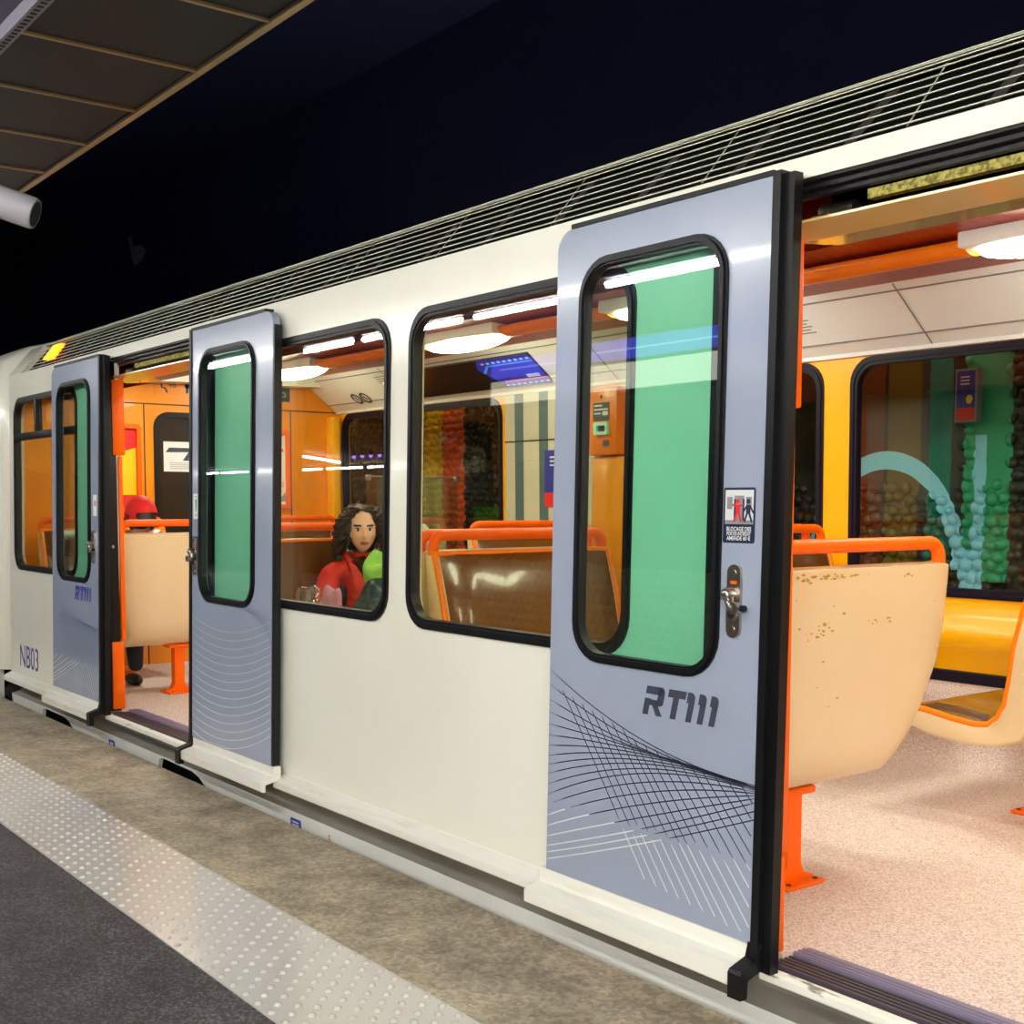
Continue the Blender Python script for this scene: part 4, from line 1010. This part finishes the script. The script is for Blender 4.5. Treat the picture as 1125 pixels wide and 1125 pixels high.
def voxel(V, F, size):
    me = bpy.data.meshes.new('vx'); me.from_pydata([tuple(v) for v in V], [], F); o = bpy.data.objects.new('vx', me); C.objects.link(o)
    md = o.modifiers.new('r', 'REMESH'); md.mode = 'VOXEL'; md.voxel_size = size; md.use_smooth_shade = True
    sm = o.modifiers.new('m', 'SMOOTH'); sm.iterations = 3; sm.factor = .5
    dg = bpy.context.evaluated_depsgraph_get(); res = bpy.data.meshes.new_from_object(o.evaluated_get(dg))
    V2 = [v.co.copy() for v in res.vertices]; F2 = [tuple(p.vertices) for p in res.polygons]
    bpy.data.objects.remove(o); bpy.data.meshes.remove(me); bpy.data.meshes.remove(res)
    return V2, F2
def g3(p, c, s): return math.exp(-sum(((p[i] - c[i]) / s[i]) ** 2 for i in range(3)))
def head_shape(scale=1.):
    """head facing +x, centred at the origin, about 0.225 m tall"""
    b = bmesh.new(); bmesh.ops.create_icosphere(b, subdivisions=5, radius=1)
    for v in b.verts:
        p = v.co.copy(); x, y, z = p
        X, Y, Z = x * .097, y * .074, z * .113
        if z < 0:                                      # taper to the jaw and chin
            k = -z; Y *= 1 - .30 * k ** 1.6; X = X * (1 - .10 * k) + .018 * k * (1 if x > 0 else -.2)
            if x < 0: X *= 1 - .35 * k
        if x > .2: X *= 1 - .07 * math.exp(-((abs(y) - 0) / .5) ** 2) * 0
        q = Vector((X, Y, Z))
        f = max(0, x)
        q.x += f * (.021 * math.exp(-(Y / .009) ** 2 - ((Z + .022) / .016) ** 2) + .011 * math.exp(-(Y / .007) ** 2 - ((Z - .002) / .022) ** 2))
        q.x += f * .006 * math.exp(-(Y / .016) ** 2 - ((Z + .028) / .008) ** 2)
        for s in (-1, 1): q.x -= f * .010 * math.exp(-((Y - s * .030) / .014) ** 2 - ((Z - .008) / .012) ** 2)
        q.x += f * .005 * math.exp(-(Y / .05) ** 2 - ((Z - .028) / .010) ** 2)
        for s in (-1, 1): q.x += f * .004 * math.exp(-((Y - s * .036) / .016) ** 2 - ((Z + .022) / .016) ** 2)
        q.x += f * (.006 * math.exp(-(Y / .020) ** 2 - ((Z + .054) / .006) ** 2) + .006 * math.exp(-(Y / .017) ** 2 - ((Z + .067) / .006) ** 2) - .004 * math.exp(-(Y / .02) ** 2 - ((Z + .0605) / .003) ** 2))
        q.x += f * .008 * math.exp(-(Y / .018) ** 2 - ((Z + .095) / .012) ** 2)
        v.co = q * scale
    b.verts.index_update(); V = [v.co.copy() for v in b.verts]; F = [tuple(v.index for v in f.verts) for f in b.faces]; b.free()
    # ears
    for s in (-1, 1):
        b = bmesh.new(); bmesh.ops.create_icosphere(b, subdivisions=2, radius=1); o = len(V)
        b.verts.index_update()
        for v in b.verts: V.append(Vector((-.005 + v.co.x * .016 - v.co.z * .004, s * (.072 + v.co.y * .008), -.008 + v.co.z * .030)) * scale)
        F += [tuple(v.index + o for v in f.verts) for f in b.faces]; b.free()
    return V, F
m_skin = mat('skin', 'F2C6AE', .5, spec=.35, col2='EABAA0', scale=6)
m_lips = mat('lips', 'B5665A', .4); m_brow = mat('brow', '2A1B16', .8)
m_eyew = mat('eye_white', 'E6E0D8', .25); m_iris = mat('iris', '23160F', .2)
def person(loc, rz, label, sc_, head_rot, head_c, skin_m, clothes, headless=False):
    """seated figure facing local +x; returns the root and a function mapping local points to world"""
    t = thing('person', label, 'person', loc, rz)
    W = world_of(t) @ Matrix.Scale(sc_, 4)
    P = lambda p: tuple(W @ Vector(p))
    N = [((0, 0, .50), .12), ((-.02, 0, .62), .115), ((-.045, 0, .76), .12), ((-.05, 0, .865), .085), ((-.04, 0, .925), .05), ((-.02, 0, .985), .047)]
    E_ = [(0, 1), (1, 2), (2, 3), (3, 4), (4, 5)]
    for s in (-1, 1):
        o = len(N)
        N += [((-.05, s * .09, .875), .07), ((-.05, s * .165, .855), .056), ((.0, s * .215, .70), .046), ((.045, s * .225, .615), .040), ((.14, s * .185, .600), .034), ((.235, s * .12, .605), .026), ((.275, s * .095, .60), (.030, .016)), ((.315, s * .075, .595), (.034, .014))]
        E_ += [(3, o)] + [(o + i, o + i + 1) for i in range(7)]
        for k, (dy, L) in enumerate(((-.024, .055), (-.008, .066), (.008, .068), (.022, .058))):
            q = len(N); bx, by = .322, s * .075 + dy
            N += [((bx + L * .45, by - s * .012, .592), .0085), ((bx + L * .85, by - s * .022, .580), .0078), ((bx + L * 1.1, by - s * .028, .566), .0065)]
            E_ += [(o + 7, q), (q, q + 1), (q + 1, q + 2)]
        q = len(N); N += [((.285, s * .095 - s * .035, .605), .010), ((.315, s * .095 - s * .058, .603), .009), ((.34, s * .095 - s * .066, .598), .0075)]; E_ += [(o + 6, q), (q, q + 1), (q + 1, q + 2)]
        o = len(N)
        N += [((.02, s * .085, .49), .095), ((.22, s * .095, .495), .080), ((.43, s * .10, .495), .060), ((.43, s * .10, .38), .054), ((.41, s * .10, .24), .050), ((.40, s * .10, .09), .036), ((.43, s * .105, .045), .036), ((.53, s * .115, .032), .030)]
        E_ += [(0, o)] + [(o + i, o + i + 1) for i in range(7)]
    V, F = skin_mesh(N, E_, 0)
    R = Matrix.Rotation(head_rot[2], 3, 'Z') @ Matrix.Rotation(head_rot[1], 3, 'Y') @ Matrix.Rotation(head_rot[0], 3, 'X')
    HV, HF = head_shape(); hc = Vector(head_c); hp = lambda p: tuple(W @ (hc + R @ Vector(p)))
    o = len(V); V = V + [hc + R @ v for v in HV]; F = F + [tuple(i + o for i in f) for f in HF]
    V2, F2 = voxel(V, F, .0052)
    mb = MB(skin_m, m_lips, m_brow)
    Ri = R.inverted(); mi = []
    for f in F2:
        c = sum((V2[i] for i in f), Vector()) / len(f); q = Ri @ (c - hc); k = 0
        if q.x > .06:
            if abs(q.y) < .023 * (1 - ((q.z + .061) / .014) ** 2) and abs(q.z + .061) < .0095: k = 1
            if .012 < abs(q.y) < .050 and abs(q.z - (.029 - .10 * abs(abs(q.y) - .028))) < .0045: k = 2
        mi.append(k)
    mb.add([W @ v for v in V2], F2); mb.mi = mi
    body = mb.build('body', t, smooth=80, recalc=False)
    mb = MB(m_eyew, m_iris, m_brow)
    for s in (-1, 1):
        mb.bm(_sph(W, hc, R, (.0790, s * .030, .008), (.0095, .0135, .0075)), 0)
        mb.bm(_sph(W, hc, R, (.0868, s * .030, .0075), (.0022, .0062, .0062)), 1)
        mb.bm(_sph(W, hc, R, (.0815, s * .030, .0155), (.0085, .0165, .0026)), 2)
    mb.build('eyes', t, smooth=80)
    for nm, m_, idx, grow, cut in clothes:
        N2 = []; keep = {}
        for i, (p, r) in enumerate(N):
            if i in idx: keep[i] = len(N2); rr_ = r if not isinstance(r, tuple) else r[0]; N2.append((p, rr_ + grow))
        E2 = [(keep[a], keep[b]) for a, b in E_ if a in keep and b in keep]
        V3, F3 = skin_mesh(N2, E2, 0); mbc = MB(m_)
        if cut: F3 = [f for f in F3 if not (lambda c: c.x > -.03 and c.z > cut[0] and abs(c.y) < (c.z - cut[0]) * cut[1])(sum((V3[i] for i in f), Vector()) / len(f))]
        mbc.add([W @ v for v in V3], F3); mbc.build(nm, t, smooth=80)
    return t, P, hp, N
def _sph(W, hc, R, c, r):
    b = bmesh.new(); bmesh.ops.create_icosphere(b, subdivisions=3, radius=1)
    for v in b.verts: v.co = W @ (hc + R @ (Vector(c) + Vector((v.co.x * r[0], v.co.y * r[1], v.co.z * r[2]))))
    return b
ARM = [6, 7, 8, 9, 10, 11]
ARM2 = [i + 29 for i in ARM]      # offset of the second side: filled in below once counted
per_side = 8 + 12 + 3 + 8
ARM2 = [6 + per_side + i for i in range(6)]
LEG = [6 + 23 + i for i in range(6)]; LEG2 = [i + per_side for i in LEG]
m_redj = mat('red_jacket', 'DC2410', .65, col2='C81C0C', scale=14); m_blk = mat('black_cloth', '17151A', .8); m_jean = mat('dark_trousers', '20283A', .8); m_shoe = mat('shoe', '1A1714', .5)
m_hair = mat('dark_brown_hair', '2A1A13', .45, spec=.5, col2='3A241A', scale=30)
SG = .93
GX, GY = -5.10, .68
girl, P, hp, N = person((GX, GY, FLOOR + .0), 0, 'woman with dark curly hair in a red jacket sitting behind the carriage window', SG, (.03, .10, -.42), (.0, 0, 1.085), m_skin,
    [('black_top', m_blk, [0, 1, 2, 3, 6, 6 + per_side], .004, (.84, .75)), ('red_jacket', m_redj, [0, 1, 2, 3] + ARM + ARM2, .013, (.745, .42)), ('trousers', m_jean, [0] + LEG + LEG2, .010, None)])
# lapels and collar of the jacket
mb = MB(m_redj)
def sheet(pts, th=.006):
    n = len(pts); c = [Vector(p) for p in pts]; nrm = (c[1] - c[0]).cross(c[2] - c[0]).normalized()
    mb.add([P(p) for p in c] + [P(p - nrm * th) for p in c], [tuple(range(n)), tuple(range(n, 2 * n))[::-1]] + [(i, (i + 1) % n, n + (i + 1) % n, n + i) for i in range(n)])
for s in (-1, 1):
    sheet([(-.055, s * .075, .945), (.005, s * .082, .925), (.060, s * .092, .875), (.088, s * .085, .80), (.096, s * .040, .735), (.098, s * .020, .76), (.080, s * .040, .84), (.035, s * .056, .90)])
    mb.tube([P((-.085, 0, .945)), P((-.075, s * .05, .955)), P((-.035, s * .075, .945)), P((.012, s * .07, .915))], [.018, .020, .018, .010], 8)
lab(mb.build('jacket_collar', girl, smooth=50), 'wide red lapels')
# curly hair: a cap plus many twisting locks
mb = MB(m_hair); rs = random.Random(21)
b = bmesh.new(); bmesh.ops.create_icosphere(b, subdivisions=4, radius=1); kill = []
for v in b.verts:
    x, y, z = v.co; v.co = Vector((-.010 + x * .104, y * .084, .012 + z * .112))
for v in b.verts:
    if v.co.x > .045 + max(0, (v.co.z - .075)) * 1.2 and v.co.z < .098: kill.append(v)
    elif v.co.z < -.06 and v.co.x > -.035: kill.append(v)
bmesh.ops.delete(b, geom=kill, context='VERTS')
for v in b.verts:
    if v.co.z < -.02: v.co.z = -.02 + (v.co.z + .02) * 1.9; v.co.y *= 1.12
for v in b.verts: v.co = Vector(hp(v.co))
mb.bm(b)
for k in range(300):
    a = rs.uniform(.22, 2 * PI - .22) if k % 3 else rs.uniform(.5, 2 * PI - .5)
    el = rs.uniform(-.35, 1.2)
    st = Vector((-.012 + .104 * math.cos(a) * math.cos(el), .084 * math.sin(a) * math.cos(el), .012 + .108 * math.sin(el)))
    if st.x > .05 and st.z < .085: st.x = .04; st.y = math.copysign(.078, st.y or 1)
    L = rs.uniform(.13, .22) if st.z < .06 else rs.uniform(.12, .24)
    outv = Vector((st.x, st.y, 0)); outv = outv.normalized() if outv.length > 1e-3 else Vector((-1, 0, 0))
    if st.x > .02: outv = (outv + Vector((-.9, math.copysign(.8, st.y), 0))).normalized()
    pts = []; ph = rs.uniform(0, 6); fr = rs.uniform(16, 26); am = rs.uniform(.009, .017)
    side_ = Vector((-outv.y, outv.x, 0)); nseg = 22
    for i in range(nseg + 1):
        t_ = i / nseg; d_ = L * t_
        base = st + outv * (.055 * math.sin(min(1, t_ * 1.3) * PI * .5)) + Vector((0, 0, -max(0, d_ - .03) * .95 + .012 * math.sin(t_ * 3)))
        base += side_ * am * math.cos(ph + fr * t_) + outv * am * math.sin(ph + fr * t_)
        if base.x > .055 and abs(base.y) < .066: base.y = math.copysign(.070, base.y or 1)
        pts.append(hp(base))
    mb.tube(pts, [.0070 * (1 - .55 * abs(2 * i / nseg - .8)) for i in range(nseg + 1)], 5, cap=True)
lab(mb.build('curly_hair', girl, smooth=60, recalc=False), 'shoulder-length dark brown curls')
mb = MB(m_shoe)
for s in (-1, 1): mb.ico(P((.47, s * .11, .035)), (.11, .042, .040), 3)
mb.build('shoes', girl, smooth=60)

def lump(name, label, cat, c, r, m_, seed, amp=.12, sub=4, flat=True):
    rs = random.Random(seed); b = bmesh.new(); bmesh.ops.create_icosphere(b, subdivisions=sub, radius=1)
    ds = [(Vector((rs.gauss(0, 1), rs.gauss(0, 1), rs.gauss(0, 1))).normalized(), rs.uniform(3, 9), rs.uniform(0, 6)) for _ in range(9)]
    for v in b.verts:
        n = v.co.normalized(); k = 1 + amp * sum(math.sin(f * n.dot(d) + p) for d, f, p in ds) / 3
        z = n.z if not flat else max(n.z, -.75)
        v.co = Vector((c[0] + n.x * r[0] * k, c[1] + n.y * r[1] * k, c[2] + z * r[2] * k))
    mb = MB(m_); mb.bm(b); o = mb.build(name, None, smooth=80, recenter=True); tag(o, label, cat); return o
lap = FLOOR + .62 * SG
lump('rucksack', 'dark teal padded bag on the lap of the woman in red', 'bag', (GX + .30, GY - .05, lap + .075), (.11, .13, .125), mat('dark_teal_nylon', '12303A', .35, col2='1B4450', scale=12), 4, .20)
lump('scarf', 'bright green bundled scarf in front of the woman in red', 'scarf', (GX + .22, GY - .03, .955), (.05, .075, .085), mat('bright_green_cloth', 'A4DC6A', .7, col2='7CC844', scale=20), 9, .32)
# clear plastic bags standing on the seat by the window
m_plas = glass('plastic_film', (.90, .90, .94), .16, .7)
lump('plastic_bag', 'clear crinkled plastic bag by the window beside the woman in red', 'bag', (-4.93, .31, .745), (.09, .085, .155), m_plas, 14, .22)
lump('plastic_bag', 'pinkish carrier bag between the clear bag and the woman in red', 'bag', (-4.96, .43, .745), (.075, .065, .15), mat('pink_film', 'C98CA0', .25, col2='B87890', scale=10), 15, .2)
lump('sleeve_stand_in', 'white cloth shape standing in for a passenger sleeve behind the orange rail', 'bag', (-3.96, .27, .88), (.06, .085, .32), mat('white_cotton', 'DCDDD8', .8), 18, .12)  # white bundle put in place of a seated passenger's sleeve

m_navy_j = mat('navy_jacket', '232338', .7); m_cap = mat('red_cap_cloth', 'E0160F', .6)
man, P, hp, N = person((-7.08, .36, FLOOR + .0), PI, 'person in a red cap and navy jacket seen from behind in the farthest doorway', .96, (0, .12, .1), (.0, 0, 1.085), m_skin,
    [('navy_jacket', m_navy_j, [0, 1, 2, 3, 4] + ARM + ARM2, .016, None), ('trousers', m_jean, [0] + LEG + LEG2, .010, None)])
mb = MB(m_hair)
b = bmesh.new(); bmesh.ops.create_icosphere(b, subdivisions=4, radius=1); kill = []
for v in b.verts: v.co = Vector((-.012 + v.co.x * .100, v.co.y * .081, .0 + v.co.z * .116))
kill = [v for v in b.verts if v.co.x > .03 or v.co.z < -.075]
bmesh.ops.delete(b, geom=kill, context='VERTS')
for v in b.verts: v.co = Vector(hp(v.co))
mb.bm(b); mb.build('hair', man, smooth=60)
mb = MB(m_cap, m_blk)
b = bmesh.new(); bmesh.ops.create_icosphere(b, subdivisions=4, radius=1)
for v in b.verts: v.co = Vector((-.008 + v.co.x * .112, v.co.y * .092, .022 + v.co.z * .118))
kill = [v for v in b.verts if v.co.z < .012 and not (v.co.x < -.02 and abs(v.co.y) > .060 and v.co.z > -.045)]
bmesh.ops.delete(b, geom=kill, context='VERTS')
for v in b.verts: v.co = Vector(hp(v.co))
mb.bm(b)
vs = []
for i in range(11):
    a = -1.0 + 2.0 * i / 10
    for r_, dz in ((.098, .020), (.175, .004)): vs.append(hp((-.008 + r_ * math.cos(a * .85), r_ * .80 * math.sin(a * .85), dz + .0)))
mb.add(vs, [(2*i, 2*i+1, 2*i+3, 2*i+2) for i in range(10)])
mb.add([(v[0], v[1], v[2] - .004) for v in vs], [(2*i, 2*i+2, 2*i+3, 2*i+1) for i in range(10)])
mb.build('red_cap', man, smooth=50)
mb = MB(m_shoe)
for s in (-1, 1): mb.ico(P((.47, s * .11, .035)), (.11, .042, .040), 3)
mb.build('shoes', man, smooth=60)
